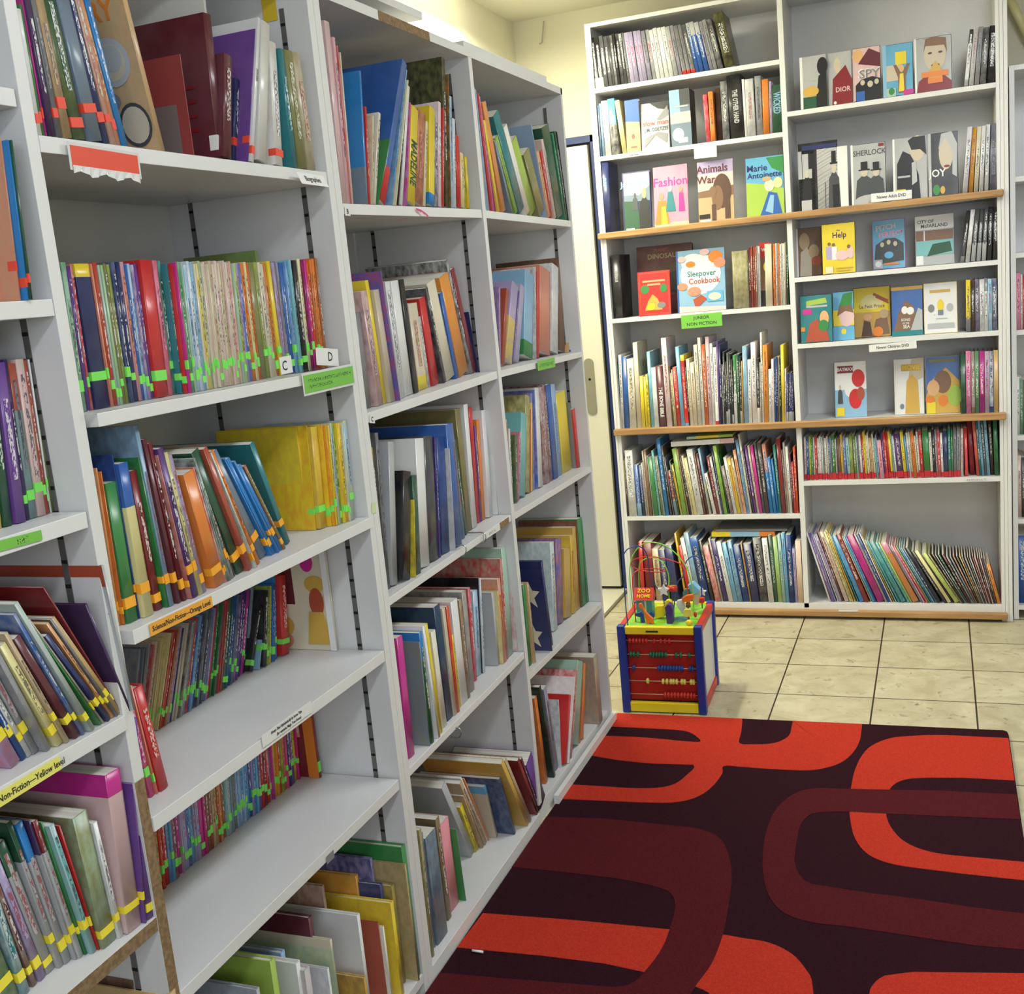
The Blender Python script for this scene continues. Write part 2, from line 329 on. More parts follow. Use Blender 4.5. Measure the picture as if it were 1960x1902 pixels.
for k in ('w1', 'w2', 'w4', 'w6'): q = MB(); q.box(E1, F0, YB, YB + DB - .005, BZ[k] - .0168, BZ[k], WHITE, {2: EDGE}); q.build('shelf', back, bevel=.0006)
for k in ('r1', 'r3', 'r4', 'r6'): q = MB(); q.box(F1, G0, YB, YB + DB - .005, BZ[k] - .0172, BZ[k], WHITE, {2: EDGE}); q.build('shelf', back, bevel=.0006)
for k in ('w3', 'w5'): q = MB(); q.box(E0 + .0106, G1 - .0102, YB, YB + DB - .005, BZ[k] - .0168, BZ[k], WHITE, {2: EDGE}); q.build('shelf', back, bevel=.0006)
q = MB(); q.box(E1, G0, YB, YB + DB - .005, .025, .0587, WHITE, {2: EDGE}); q.build('shelf', back, bevel=.0006)
q = MB(); q.box(E1, G0, YB + DB - .005, YB + DB, .02, 2.334, WHITE); q.build('back_panel', back)
for (z0, z1, x0, x1) in ((1.544, 1.5675, E0 - .004, G1 - .002), (.7625, .7885, E0 + .0, G1 - .001), (.012, .036, E1, G1 - .002)):
    q = MB(); q.box(x0, x1, YB - .026, YB - .0005, z0, z1, WOOD); q.build('pine_ledge', back, bevel=.004)
# bookcase at the right border of the picture
rc = tag(empty('bookcase', (1.6, 2.6, 0)), 'low white bookcase cut off by the right edge of the photo', 'bookcase')
WORLD_BUILT.append(rc); RX0, RY = 1.2385, 2.585; RZ = [.055, .385, .695, 1.075, 1.345, 1.605]
for x0, x1 in ((RX0, RX0 + .017), (1.98, 1.997)): q = MB(); q.box(x0, x1, RY, RY + .28, 0, 1.975, WHITE, {2: EDGE}); q.build('side_panel', rc, bevel=.0007)
q = MB(); q.box(RX0 + .017, 1.98, RY, RY + .28, 1.958, 1.975, WHITE, {2: EDGE}); q.build('top_panel', rc, bevel=.0007)
q = MB(); q.box(RX0 + .017, 1.98, RY + .275, RY + .28, 0, 1.958, WHITE); q.build('back_panel', rc)
# pale yellow roof brace above it
p0 = on(1923, -20, 1, 2.86); p1 = on(1972, 78, 1, 2.86)
t = MB(); t.cyl(p0, p1, .016, .016, flat('cream gloss paint', (.74, .68, .34), .35), 12); tag(t.build('ceiling_brace'), 'pale yellow diagonal pole above the bookcase at the right edge', 'pole')
# ---------------------------------------------------------------- books
def book_parts(root, t, h, d, c, c2=None, top=None, bot=None, hard=True, strip=True, lab=None, labz=.012, labh=.022, kind='book', title=None):
    """spine on local y = 0 facing -y, thickness along x from 0 to t, height along z"""
    th = min(.0026 if hard else .0007, t * .16); bul = min(.003, t * .10) if hard else min(.001, t * .08)
    if kind == 'dvd': bul = .0004; th = min(.001, t * .1)
    main = smat(c, c2) if c2 else cmat(c)
    mb = MB()
    prof = [(0, d)]
    arc = [(0, bul), (t * .12, bul * .42), (t * .32, bul * .08), (t * .5, 0), (t * .68, bul * .08), (t * .88, bul * .42), (t, bul)]
    prof += arc + [(t, d), (t - th, d), (t - th, bul + th), (th, bul + th), (th, d)]
    prof = [(x, y - bul) for x, y in prof]
    zs = [0]; ms = []
    if bot: zs.append(h * bot[1]); ms.append(bot[0])
    if top: zs.append(h * (1 - top[1])); ms.append(main)
    zs.append(h); ms.append(top[0] if top else main)
    if len(ms) < len(zs) - 1: ms.insert(1, main)
    n = len(prof); rings = [[mb.bm.verts.new((p[0], p[1], z)) for p in prof] for z in zs]
    for k in range(len(zs) - 1):
        mi = mb.mi(ms[k])
        for i in range(n):
            j = (i + 1) % n; f = mb.bm.faces.new((rings[k][i], rings[k][j], rings[k + 1][j], rings[k + 1][i])); f.material_index = mi
            if 1 <= i <= 6: f.smooth = True
    f = mb.bm.faces.new(list(reversed(rings[0]))); f.material_index = mb.mi(ms[0])
    f = mb.bm.faces.new(rings[-1]); f.material_index = mb.mi(ms[-1])
    if strip:
        a = random.uniform(.24, .34); z0 = h * random.uniform(.24, .36); z1 = h * random.uniform(.74, .93); y = -bul - .0004
        mb.face([(t * (.5 - a * .7), y, z0), (t * (.5 + a * .7), y, z0), (t * (.5 + a * .7), y, z1), (t * (.5 - a * .7), y, z1)], inkmat(c))
    if title:
        tt, tc = title.split('|'); k_ = tc.split(',') + ['.55', '.6']
        mb.text(tt.replace('_', ' '), Matrix.Translation((t * .5, -bul - .0006, h * float(k_[1]))) @ Matrix.Rotation(R(90), 4, 'X') @ Matrix.Rotation(R(-90), 4, 'Z'), t * float(k_[2]) * 1.25, flat('spine lettering ' + k_[0], rgb(k_[0]), .4), wide=float((k_ + ['1'])[3]) if k_[3] != '.6' or len(tc.split(',')) > 3 else 1, thick=t * .02)
    o = mb.build('cover' if kind != 'dvd' else 'case', root)
    pg = MB(); i = .003 if hard else .0006
    if kind != 'dvd':
        pg.box(th + .0001, t - th - .0001, th + .0005, d - .0035, i, h - i, PAGE); pg.build('pages', root)
    if lab:
        l = MB(); e = .0002; lz0 = labz; y0 = -bul - e; dd = .012
        m_ = lab
        l.prism([(-e, dd), (-e, y0 + .001), (0, y0), (t, y0), (t + e, y0 + .001), (t + e, dd), (t + .0001, dd), (t + .0001, y0 + .0009), (-.0001, y0 + .0009), (-.0001, dd)], lz0, lz0 + labh, m_)
        l.build('spine_label', root)
    return o
FRAME = {'L': (R(90), 0), 'B': (0, 1)}
USED = {}
ALLROWS = []
def sizeword(t, h, tall, kind):
    s_ = 'thick' if t > .028 else ('thin' if t < .009 else '')
    q_ = 'tall' if h > tall * 1.10 else ('short' if h < tall * .86 else '')
    return ' '.join(x for x in (q_, s_) if x)
class Row:
    """a row of books on one shelf. zoom = (ox, oy, scale) of the photo crop the numbers were read in.
    anchors: (u_bottom, v_bottom, u_top, v_top) of left spine edges; the sight lines are cut with the shelf plane, so
    every book gets its real place, height and lean on the shelf."""
    def __init__(s, side, z, zoom, anchors, where, group, lab=None, depth=.17, hard=False, kind='book', noun=None, clip=.29, rec=.05, hmax=.36, labz=(.010, .028, .012)):
        s.labz = labz
        s.side, s.zoom, s.where, s.group, s.lab, s.depth, s.hard, s.kind, s.noun = side, zoom, where, group, lab, depth, hard, kind, noun
        s.z = z; s.ax = 0 if side == 'L' else 1; s.clip = clip; s.hmax = hmax
        s.items = []; A = []
        for a in anchors:
            ub, vb, ut, vt = a[:4]; p = s.P(ub, vb, 2, s.zat(ub, vb)); fr = p[s.ax]
            if side == 'L': fr = max(-rec, min(fr, .0))
            else: fr = min(max(fr, YB + .002), YB + .022)
            q = s.P(ut, vt, s.ax, fr); pos = p.y if side == 'L' else p.x
            p2 = s.P(ub, vb, s.ax, fr); pos = p2.y if side == 'L' else p2.x
            tp = q.y if side == 'L' else q.x
            A.append((ub, pos, fr, tp - pos, q.z - s.zat(ub, vb)))
        s.A = sorted(A)
    def P(s, u, v, ax, val): ox, oy, k = s.zoom; return on(ox + u / k, oy + v / k, ax, val)
    def zat(s, u, v):
        if isinstance(s.z, tuple):                # sloping shelf: (y0, y1, z0, z1)
            y0, y1, z0, z1 = s.z; z = z0
            for _ in range(4):
                p = s.P(u, v, 2, z); z = z0 + (z1 - z0) * (p.y - y0) / (y1 - y0)
            return z
        return s.z
    def zpos(s, pos):
        if isinstance(s.z, tuple): y0, y1, z0, z1 = s.z; return z0 + (z1 - z0) * (pos - y0) / (y1 - y0)
        return s.z
    def at(s, u):
        A = s.A
        if len(A) == 1: return A[0][1:]
        i = 0
        while i < len(A) - 2 and u > A[i + 1][0]: i += 1
        a, b = A[i], A[i + 1]; k = (u - a[0]) / (b[0] - a[0])
        kk = min(1.25, max(-.25, k))
        fr = a[2] + (b[2] - a[2]) * kk
        # position of the sight line u at the base of the front plane
        va = 0
        return (a[1] + (b[1] - a[1]) * k, fr, a[3] + (b[3] - a[3]) * kk, a[4] + (b[4] - a[4]) * kk)
    def solve_pos(s, u, fr):                      # exact position where column u meets (front fr, shelf height)
        p = s.at(u)[0]
        for _ in range(5):
            def f(q):
                X = Vector((fr, q, s.zpos(q))) if s.ax == 0 else Vector((q, fr, s.zpos(q)))
                v = X - CAM; w_ = v.dot(FW); return (CX + FPX * v.dot(RT) / w_ - s.zoom[0]) * s.zoom[2]
            e = f(p) - u; g = (f(p + .001) - f(p)) / .001; p -= e / g
        return p
    def fill(s, u0, spec):
        """tokens: colour[/colour2] + right edge u, then options: ^dz height change mm, #mm set back, =bandcolour top band, _bandcolour bottom band,
        ~ tilt change (deg), >u skips to u, ! hardback, . no strip, * no label, 'd' + mm depth"""
        u = u0
        for tok in spec.split():
            if tok[0] == '>': u = float(tok[1:]); continue
            opts = {}; cur = 'c'; buf = ''; c2 = None
            if '$' in tok: tok, opts['$'] = tok.split('$')
            j = tok.find('/')
            if j > 0: c2 = tok[j + 1:j + 3]; tok = tok[:j] + tok[j + 3:]
            for ch in tok + ' ':
                if ch in '^#=_~!.*@ ' or (ch == ',' ):
                    opts[cur] = buf; cur = ch; buf = ''
                else: buf += ch
            cc = opts['c']; c = cc[:2]
            u1 = float(''.join(ch for ch in cc if ch.isdigit() or ch == '-'))
            s.items.append((u, u1, c, c2 or None, opts)); u = u1
        return s
    def make(s):
        its = s.items; tall = None; N = len(its); allh = []
        for (u0, u1, c, c2, o) in its:
            allh.append(s.at((u0 + u1) / 2)[3] + float(o.get('^') or 0) / 1000)
        tall = sorted(allh)[len(allh) // 2]
        lay = []
        for i, (u0, u1, c, c2, o) in enumerate(its):
            pos, fr, lean, hz = s.at((u0 + u1) / 2)
            sb = float(o.get('#') or 0) / 1000
            jit = random.uniform(0, .006)
            fr = fr - sb - jit if s.ax == 0 else fr + sb + jit
            p0, p1 = s.solve_pos(u0, fr), s.solve_pos(u1, fr)
            if s.ax == 0 and isinstance(s.z, tuple):
                ye = s.z[1] + .006
                if p1 > ye: p1 = ye; p0 = min(p0, ye - .008)
            hz += float(o.get('^') or 0) / 1000 + random.uniform(-.003, .003)
            ta = lean / hz + math.tan(R(float(o.get('~') or 0)))
            if lay:
                q = lay[-1]
                if p0 < q[1]: p0 = min(q[1], p1 - .003)
                hh = min(q[5], hz); need = hh * (q[4] - ta) - (p0 - q[1])
                if need > 0:
                    sh = min(need, .5 * (q[1] - q[0])); q[1] -= sh; need -= sh
                    if need > 0: ta += need / hh
            lay.append([p0, p1, fr, jit, ta, hz])
        for i, (u0, u1, c, c2, o) in enumerate(its):
            p0, p1, fr, jit, ta, hz = lay[i]
            ang = math.atan(ta); w_ = p1 - p0
            h = min(hz / math.cos(ang), s.hmax); t = max(.002, w_ * math.cos(ang) * .975 - .0005)
            zb = s.zpos((p0 + p1) / 2) + .0006
            rot = (0, ang, 0)
            hard = s.hard or '!' in o
            noun = s.noun or 'book'
            d = s.depth if '@' not in o else float(o['@']) / 1000
            lim = (.335 + fr) if s.ax == 0 else (YB + DB - .012 - fr)
            d = min(d, lim)
            e = empty(s.noun and s.noun.replace(' ', '_') or 'book', (0, 0, 0))
            # pivot on the lower corner towards which the book leans
            px = t if ang > 0 else 0.0
            base = p0 + w_ if ang > 0 else p0
            if s.ax == 0 and isinstance(s.z, tuple) and (p0 < s.z[0] - .012 or p1 > s.z[1] + .010): WARN.append((s.where, c, round(p0, 3), round(p1, 3), s.z[:2]))
            L_ = Matrix.Rotation(ang, 4, 'Y') @ Matrix.Translation((-px, 0, 0))
            if s.ax == 0: wm = Matrix.Translation((fr, base, zb)) @ Matrix.Rotation(R(90), 4, 'Z') @ L_
            else: wm = Matrix.Translation((base, fr, zb)) @ L_
            e.matrix_world = wm
            top = bot = None
            if '=' in o: top = (cmat(o['='][:2]), float(o['='][2:] or 22) / 100)
            if '_' in o: bot = (cmat(o['_'][:2]), float(o['_'][2:] or 20) / 100)
            lab = None if '*' in o or random.random() < .12 else s.lab
            book_parts(e, t, h, d, c, c2, top, bot, hard, '.' not in o and '$' not in o and t > .004, lab, title=o.get('$'), labz=s.labz[0] + random.random() * s.labz[1], labh=s.labz[2] * random.uniform(.8, 1.25), kind=s.kind)
            cn = PAL[c][0] + (' and ' + PAL[c2][0] if c2 else '') + (' %s with %s top' % (noun, PAL[o['='][:2]][0]) if '=' in o else ' ' + noun)
            def nm(k): return PAL[its[k][2]][0] if 0 <= k < N else None
            L = nm(i - 1); Rr = nm(i + 1)
            if L and Rr: rel = 'between %s and %s ones' % (L, Rr) if L != Rr else 'between two %s ones' % L
            elif Rr: rel = 'leftmost, beside a %s one' % Rr
            else: rel = 'rightmost, beside a %s one' % L if L else ''
            sw = sizeword(t, h, tall, s.kind); f_ = (i + .5) / N
            zone = 'far left' if f_ < .12 else 'left half' if f_ < .38 else 'middle' if f_ < .62 else 'right half' if f_ < .88 else 'far right'
            c1 = PAL[c][0] + ' ' + noun
            cand = [(sw, cn, rel, s.where), (cn, rel, s.where), (sw, c1, rel, s.where), (c1, rel, s.where), (cn, rel, zone + ' of ' + s.where), (c1, rel, zone + ' of ' + s.where)]
            if L and Rr:
                cand += [(cn, 'right of a %s one' % L, zone + ' of ' + s.where), (cn, 'left of a %s one' % Rr, zone + ' of ' + s.where)]
                if nm(i - 2): cand.append((c1, 'right of %s, %s' % (nm(i - 2), L), s.where)); cand.append((c1, 'right of %s, %s' % (nm(i - 2), L), zone + ' of ' + s.where))
                if nm(i + 2): cand.append((c1, 'left of %s, %s' % (Rr, nm(i + 2)), s.where)); cand.append((c1, 'left of %s, %s' % (Rr, nm(i + 2)), zone + ' of ' + s.where))
            lb = None
            for k_ in cand:
                x_ = ', '.join(y_ for y_ in k_ if y_).replace(', ', ' ', 1) if (k_[0] == sw and sw) else ', '.join(y_ for y_ in k_ if y_)
                if len(x_.split()) <= 16 and x_ not in USED: lb = x_; break
            if lb is None:
                lb = x_ if len(x_.split()) <= 16 else '%s, %s' % (c1, s.where); DUPS.append(lb)
            USED[lb] = 1
            tag(e, lb, 'DVD' if s.kind == 'dvd' else 'book', s.group)
            COUNT[0] += 1; BOOKS.append(e)
COUNT = [0]; BOOKS = []; WARN = []; DUPS = []
GL = flat('green spine sticker', PAL['lgn'][1], .5); OL = flat('orange spine sticker', PAL['lor'][1], .5); YL = flat('yellow spine sticker', PAL['lyl'][1], .5)
RL = flat('red spine sticker', PAL['lrd'][1], .5); WL = flat('white spine sticker', (.82, .82, .80), .5)
# ---------------------------------------------------------------- left run, bay 1
Z1 = (0, 0, 2.8)
Row('L', LSH['11'], Z1, [(200, 716, 92, 60), (300, 730, 145, -80), (660, 784, 440, -60), (715, 785, 500, -30)], 'top left shelf', 'books at the left end of the top shelf', RL, .21).fill(205,
 "wh228=wh22. gn246 mg262. dp310 gy345/dg tn395/br dn480/ol! sg555.! nv600 bg628/rd po655/rd bb690").make()
Row('L', LSH['11'], Z1, [(1275, 862, 1270, 255), (1335, 870, 1310, 85), (1372, 875, 1345, 75), (1480, 882, 1405, 150), (1560, 892, 1450, 280), (1610, 900, 1530, 270), (1690, 905, 1600, 280)], 'biographies shelf', 'biographies on the top shelf', RL, .16, hard=True).fill(1195,
 "mr1240^-5#0 >1245 nv1300#25^-40 pu1334^0$JUSTIN_BIEBER|lv,.62,.75 wh1376^0$JUSTIN_BIEBER|dg,.6,.62 of1475^-4.* wh/bg1556 tl1602^8* ol1650* bg1695/ol*").make()
Row('L', LSH['12'], (0, 420, 2.8), [(440, 1035, 325, 240), (600, 1005, 480, 240), (905, 940, 815, 232), (1035, 930, 950, 235), (1300, 880, 1230, 232), (1500, 835, 1420, 230), (1750, 800, 1690, 215)], 'C and D shelf', 'thin readers on the shelf marked C and D', GL, .15).fill(440,
 "mt/gn468 pu/dp488 rd/lp506 nv596=yl9.#2 sm612 bd632/rd mt646/lg mt662/lm ol678 ol694/lm nv722/sg nv744 sm764/lv bl778 lb793/wh pu812/wh pu828 rd905#-9. pk930/rd dn947/aq tl985 rd1010! mg1030 gn1046/mt mt1060 lb1078/wh wh1094/lb lb1110 cr1124 yl1136/cr cr1149/gn cr1162 lp1176/cr cr1190/bg bg1204/tn cr1218 lp1232/cr cr1246/tn tn1260/cr lp1272/cr cr1284 lp1294/rd cr1305/rd mt1318 lm1330/cr lv1342 bl1356/lv or1376 py1390/cr or1402/rd ol1432. ol1452/lm cr1470 bg1484/cr or1500/br yl1524. lv1545/br gy1562/lv bl1584 lb1606/bl aq1628/lb bk1655! cr1672/py mr1686/mg mg1700 rd1712/or or1728/br or1742 br1758/or").make()
Row('L', LSH['13'], (0, 780, 2.613), [(600, 1095, 478, 285), (655, 1085, 530, 378), (712, 1058, 598, 385), (790, 1022, 662, 348), (890, 985, 715, 165), (1000, 960, 815, 215), (1080, 925, 915, 312), (1145, 900, 975, 300), (1200, 830, 968, 225), (1275, 820, 1050, 230), (1330, 748, 1080, 235), (1390, 735, 1165, 285), (1435, 705, 1240, 310), (1450, 680, 1275, 150)], 'orange level shelf', 'readers on the orange level shelf', OL, .21).fill(598,
 "po614/or or632/bd gn697.^-2 nv709/bl^38 py772=bl28.^26#-2 >782 dr822 gn850/dn^5 sg884/lb^30 mr918.^4 mr948/dr^-2 bd966/lp^-10 dp1000/pu py1018/ol lv1036/br >1078 or1130.^-6 rd1139/wh dn1151/wh dn1163/wh dn1174/wh dp1184/or >1190 dn1228. bd1280.^2 wh1290/gn or1306 sg1348.^2 bb1366. bb1384. bb1402. bb1418. ol1434/rd tl1456.^8").make()
Row('L', LSH['13'], (0, 780, 2.613), [(1565, 612, 1500, 105), (1660, 600, 1610, 92), (1780, 562, 1735, 68)], 'right end of orange level shelf', 'yellow story books on the orange level shelf', GL, .17).fill(1545,
 "yl1566/gd#10. yl1586/or gd1640/yl#-2. yl1662/or or1680/yl yl1694/gd lb1706/yl gn1718/yl yl1732/gd yl1746/or py1758/lb lb1778/yl").make()
Row('L', LSH['14'], (0, 1040, 2.8), [(745, 1040, 795, 560), (860, 1000, 935, 480), (1230, 770, 1270, 285), (1310, 700, 1345, 250), (1440, 655, 1440, 195), (1530, 600, 1505, 160)], 'shelf below orange level', 'thin readers below the orange level shelf', GL, .12, rec=.25).fill(700,
 "sg718/lg sg732/gy gy746 lg760/gy rd774/lg cr788/rd tn800/cr py812/tn py824 py836/tn py848 bd860/sm rd872/bd br884/bd sm896/br lv908/gy nv918/gy cr930/gy bg942/lg cr954/bg bk964/bg lg976/sg sg990/lg rd1002/sm bl1014/lb lb1026/bl bl1040/sg dg1054/gy sg1068/dg dg1082/sg sg1096/bl lv1108/pu rd1120/mr gn1134/gy dn1148/gn gy1160/dn rd1174/gy bd1188/dg dg1202/gn dn1216/bl bl1230/nv sg1244/nv dp1258/lv pu1272/dp nv1286/pu mg1302/pu nv1314 gy1330/lb").make()
Row('L', LSH['14'], (0, 1040, 2.8), [(1330, 695, 1400, 280), (1410, 690, 1425, 300)], 'leaning below orange level shelf', 'books leaning below the orange level shelf', GL, .12, rec=.25).fill(1335, "bk1372/dg^-3 lb1392^4").make()
Row('L', LSH['14'], (0, 1040, 2.8), [(1420, 670, 1430, 260), (1500, 615, 1490, 185), (1555, 600, 1520, 170)], 'upright below orange level shelf', 'upright books below the orange level shelf', GL, .15, rec=.25).fill(1408, "bk1428/dg lm1444/nv yl1456/gn bl1474/bb bb1496^6 rd1550!#-2").make()
Row('L', LSH['14'], (0, 1440, 2.361), [(670, 215, 560, -280), (722, 190, 600, -300), (760, 165, 640, -260)], 'left end of empty white shelf', 'books at the left end of the empty shelf', GL, .15).fill(655, "dn672/gn mg706/or or724/pk rd764!").make()
Row('L', LSH['15'], (0, 1440, 2.361), [(730, 632, 690, 250), (980, 425, 950, 60), (1150, 290, 1125, -90), (1360, 120, 1330, -230)], 'second lowest shelf, near bookcase', 'thin readers on the second lowest shelf', GL, .13, rec=.25).fill(690,
 "lp706/or sm722/lp po735/rd rd752/or rd768 lb782/bl sb798 mr812/pk mg826 lv840/pk lv858/lb bl872/lv sb884 lv898/sg lv914 mg930. mg945/rd br957/bd br969/rd tn982/po po992/br rd1002/gn or1013/po br1024/or aq1038/lg lg1052/aq sg1064/aq gy1075 sb1084/wh bb1092/wh sb1100/wh bb1108/wh sb1116/wh bb1124/wh sb1132/bl nv1143/bb lv1154/pu bl1165/lb sb1176 pu1188/gy rd1200/dr dr1212 rd1224! gy1236/pk mg1246 gd1257/yl or1268/gd rd1278/or gn1288/yl sm1298/rd mg1310/or nv1322/pu pu1334 yl1344/gn mg1358/rd").make()
# ---------------------------------------------------------------- left run, bays 0, 2 and 3
Z2, Z3, Z4, Z5 = (0, 420, 2.8), (0, 780, 2.613), (0, 1040, 2.8), (0, 1440, 2.361)
Z6, Z7, Z8, Z9, Z10 = (600, 0, 3.698), (640, 430, 3.698), (680, 760, 3.698), (730, 1130, 4.17), (760, 1420, 3.947)
g0 = 'books in the bay cut off by the left edge'
Row('L', LSH['02'], Z2, [(0, 448, -145, -440), (125, 428, -15, -440)], 'blue label shelf, top left edge', g0, RL, .20).fill(-150,
 "lb-110 bl-70 or-45 bb-5 lv32 bb96. sm120/tn bb166. dn176").make()
Row('L', LSH['03'], Z3, [(0, 608, -95, -225), (135, 572, 20, -225), (245, 528, 130, -230)], 'green tape shelf at left edge', g0, GL, .17).fill(-160,
 "nv-120 rd-90 lv-50 bl-22 yl18/cr dn74! pu132 dp150/nv gy190/aq=bd30 lp232/bg bd248 mr256/br wh261. ol272/gn").make()
Row('L', LSH['04'], Z4, [(200, 1135, -120, 560), (300, 1100, -20, 470), (480, 1030, 80, 262), (540, 1010, 40, 420), (590, 970, 235, 460), (660, 915, 300, 400), (688, 885, 250, 185)], 'yellow level shelf', g0, YL, .21).fill(60,
 "lv120/rd bl150/nv wh178/lg lg215/dg gy300/lg. py345^-25 tn398/bg^-20 mr440.^-40 bl480/lg^-25 lg540/mt. gn555^-10 bg572/gy nv602^-12. po618/or gy640/dg tn662/gd. dr688.^14 ").make()
Row('L', LSH['05'], Z5, [(60, 1050, -220, 420), (120, 1088, -60, 560), (215, 988, 0, 480), (250, 975, 10, 340), (345, 945, 130, 315), (440, 912, 250, 360), (490, 880, 350, 297), (545, 850, 425, 340), (610, 800, 510, 90), (655, 778, 575, -80)], 'lowest yellow sticker shelf', g0, YL, .21).fill(-60,
 "lg10/wh gn95/bg tl142/wh >150 mr180/bg lv212/mr lg252=dn24 lg290=dn26 lg325=bb26 lg352=dp24 lg380/wh=dr22 gn398/dn aq440/lg rd455/dr ol530/mt. wh560/lg >575 lp640=mg14. pu664. pu694.^4").make()
def pjx(y, z, x=0): v = Vector((x, y, z)) - CAM; w_ = v.dot(FW); return CX + FPX * v.dot(RT) / w_, CY - FPX * v.dot(UP) / w_
g2 = 'picture books in the bookcase beside the door'
Row('L', LSH['21'], Z6, [(200, 1432, 55, 100), (375, 1442, 318, 430), (400, 1445, 372, 775), (468, 1450, 520, 425), (600, 1455, 640, 550), (665, 1460, 688, 750), (722, 1462, 748, 835), (865, 1468, 865, 810), (965, 1472, 950, 548), (1020, 1474, 1010, 950), (1080, 1476, 1060, 1085)], 'shelf B', g2, None, .20).fill(206,
 "lp242. lp262/pk^-12 rd272/lp^-22 cr284/lp^-30 >374 bb388._sg28 >392 rd405^0 cr424/tn^-30 cr442/wh^-50 gn462.^-125 bl548._rd24^8 lb570/bl^8 py594/wh^-4 bk612^-10 wh648.^10 mg664/lv yl718$MADELINE|dn,.42,.95 sm774/bk^8 cr808/py^-12 yl856.^10_bb12 dp884/wh^0 wh906/pk rd935^-30 bk960/ol^52 dn975/or^10 lb990/wh^0 wh1014/lb^-10 >1018 rd1045.^0 cr1070/yl^-16 yl1086/gn^-8 yl1108/ol.").make()
Row('L', LSH['31'], Z6, [(1215, 1485, 1135, 600), (1340, 1500, 1195, 760), (1460, 1512, 1270, 830), (1540, 1522, 1385, 935), (1600, 1530, 1480, 1115), (1690, 1538, 1615, 1060), (1735, 1545, 1620, 905), (1800, 1552, 1715, 930)], 'top shelf beside the door', g2, None, .20).fill(1218,
 "wh1238/lb. lb1252/wh rd1272. pk1290/rd mg1300 yl1336.^-40 or1395/tn.^15 sg1430.^-60 lm1455/gn^-50 tl1508.^10 wh1540/cr. lm1592.^0 ol1650. lb1658/lv^70 po1680/sm rd1700 lp1722/bg dn1778. gn1790/tl^-5 dn1803 bk1809").make()
Row('L', LSH['22'], Z7, [(225, 1302, 160, 605), (290, 1292, 190, 618), (352, 1275, 200, 292), (378, 1265, 275, 588), (458, 1255, 318, 325), (510, 1215, 422, 512), (565, 1202, 432, 258), (600, 1185, 520, 548), (690, 1140, 612, 588), (770, 1125, 650, 470), (800, 1115, 630, 315), (855, 1080, 742, 518), (900, 1065, 780, 445), (990, 1048, 800, 222), (1018, 1045, 922, 538)], 'shelf C', g2, None, .21).fill(226,
 "gy285. lp350/br^0 yl374.^0 bg450.^0 bl470/rd wh505/lg^10 wh562.^0 bk600.^0 bg664/cr_yl16 wh692/dg^-20 rd766. bk796/gy^-10 cr858. bl888. or968/gd. bk985/wh dr1012. nv1040.").make()
Row('L', LSH['32'], Z7, [(1165, 1010, 1115, 240), (1182, 1005, 1205, 525), (1202, 1000, 1248, 422), (1278, 985, 1325, 488), (1348, 972, 1345, 400), (1452, 948, 1445, 258), (1532, 932, 1537, 432), (1592, 915, 1590, 170), (1668, 905, 1652, 440)], 'second shelf beside the door', g2, None, .20).fill(1150,
 "rd1168.=pu12 lv1180/pu^-20 bd1203. yl1256/lv=lv45. pu1270 lv1336/lg. lb1416._gn18 wh1430/dg rd1450.^-30 sm1528.^4 wh1590/lg. br1645/db.^0 po1664^-4 bl1694.").make()
Row('L', LSH['23'], Z8, [(215, 1405, 110, 360), (250, 1355, 170, 205), (300, 1340, 325, 450), (440, 1275, 410, 690), (468, 1245, 430, 312), (530, 1180, 478, 300), (592, 1150, 550, 262), (618, 1115, 590, 322), (715, 1095, 650, 238), (797, 960, 690, 105), (835, 948, 765, 68), (868, 905, 800, 38), (900, 868, 858, 228), (930, 858, 880, 72), (988, 845, 930, 120)], 'shelf with two wire clips', g2, None, .21).fill(205,
 "bk226/yl gy248/bk lg300.^0 bk408.^0 yl432/dg^-20 dn466.^0 wh526.^0 dg590.! nv612/pu^0 nv684.^0/bl lg714/wh^-40 bl756. sg778/bl^-10 dn796^-60 ol830/br.^0 wh862. rd886.=rd20 pu900/br^-10 or926. wh984. wh1036.").make()
Row('L', LSH['33'], Z8, [(1100, 770, 1060, 140), (1122, 765, 1105, 280), (1165, 735, 1182, 258), (1206, 700, 1203, -60), (1238, 688, 1240, 92), (1272, 660, 1245, -20), (1302, 652, 1270, -50), (1350, 618, 1300, -60), (1410, 585, 1350, -90), (1478, 535, 1425, -75), (1578, 500, 1535, 55)], 'third shelf beside the door', g2, None, .20).fill(1098,
 "or1108/py wh1120/lg dn1150/ol pk1162/br aq1202. ol1236/py. rd1246^-4 yl1264.^-4 lv1284/bl bl1298/lv wh1346. dr1380/wh mr1404/lp bl1440. lb1470/lv yl1550. gy1566^-4 rd1630.").make()
Row('L', LSH['24'], Z9, [(220, 1340, 112, 350), (385, 1285, 312, 442), (412, 1230, 290, 365), (480, 1155, 350, 262), (495, 1120, 405, 415), (545, 1050, 435, 145), (578, 1025, 470, 155), (608, 990, 520, 150), (645, 930, 545, 62), (697, 868, 625, 110), (718, 830, 640, 18), (770, 700, 720, -20), (806, 670, 770, -100), (930, 605, 880, 35), (978, 592, 925, 12), (1022, 540, 965, -367), (1078, 505, 1010, -304)], 'fourth shelf, clip at its left', g2, None, .20).fill(220,
 "mg266. >386 sg400/ol. dn446/gn=bb25 wh472. yl492. cr526/wh. nv574.^0/dn bg606. rd626/or. yl640^-80 wh692. br712/tn gy745/bg. rd765/pk lb802/wh^-20 bk812 wh830/lb >930 lg966. py978/tn or1000/lg rd1016/mt mt1074. wh1110/rd").make()
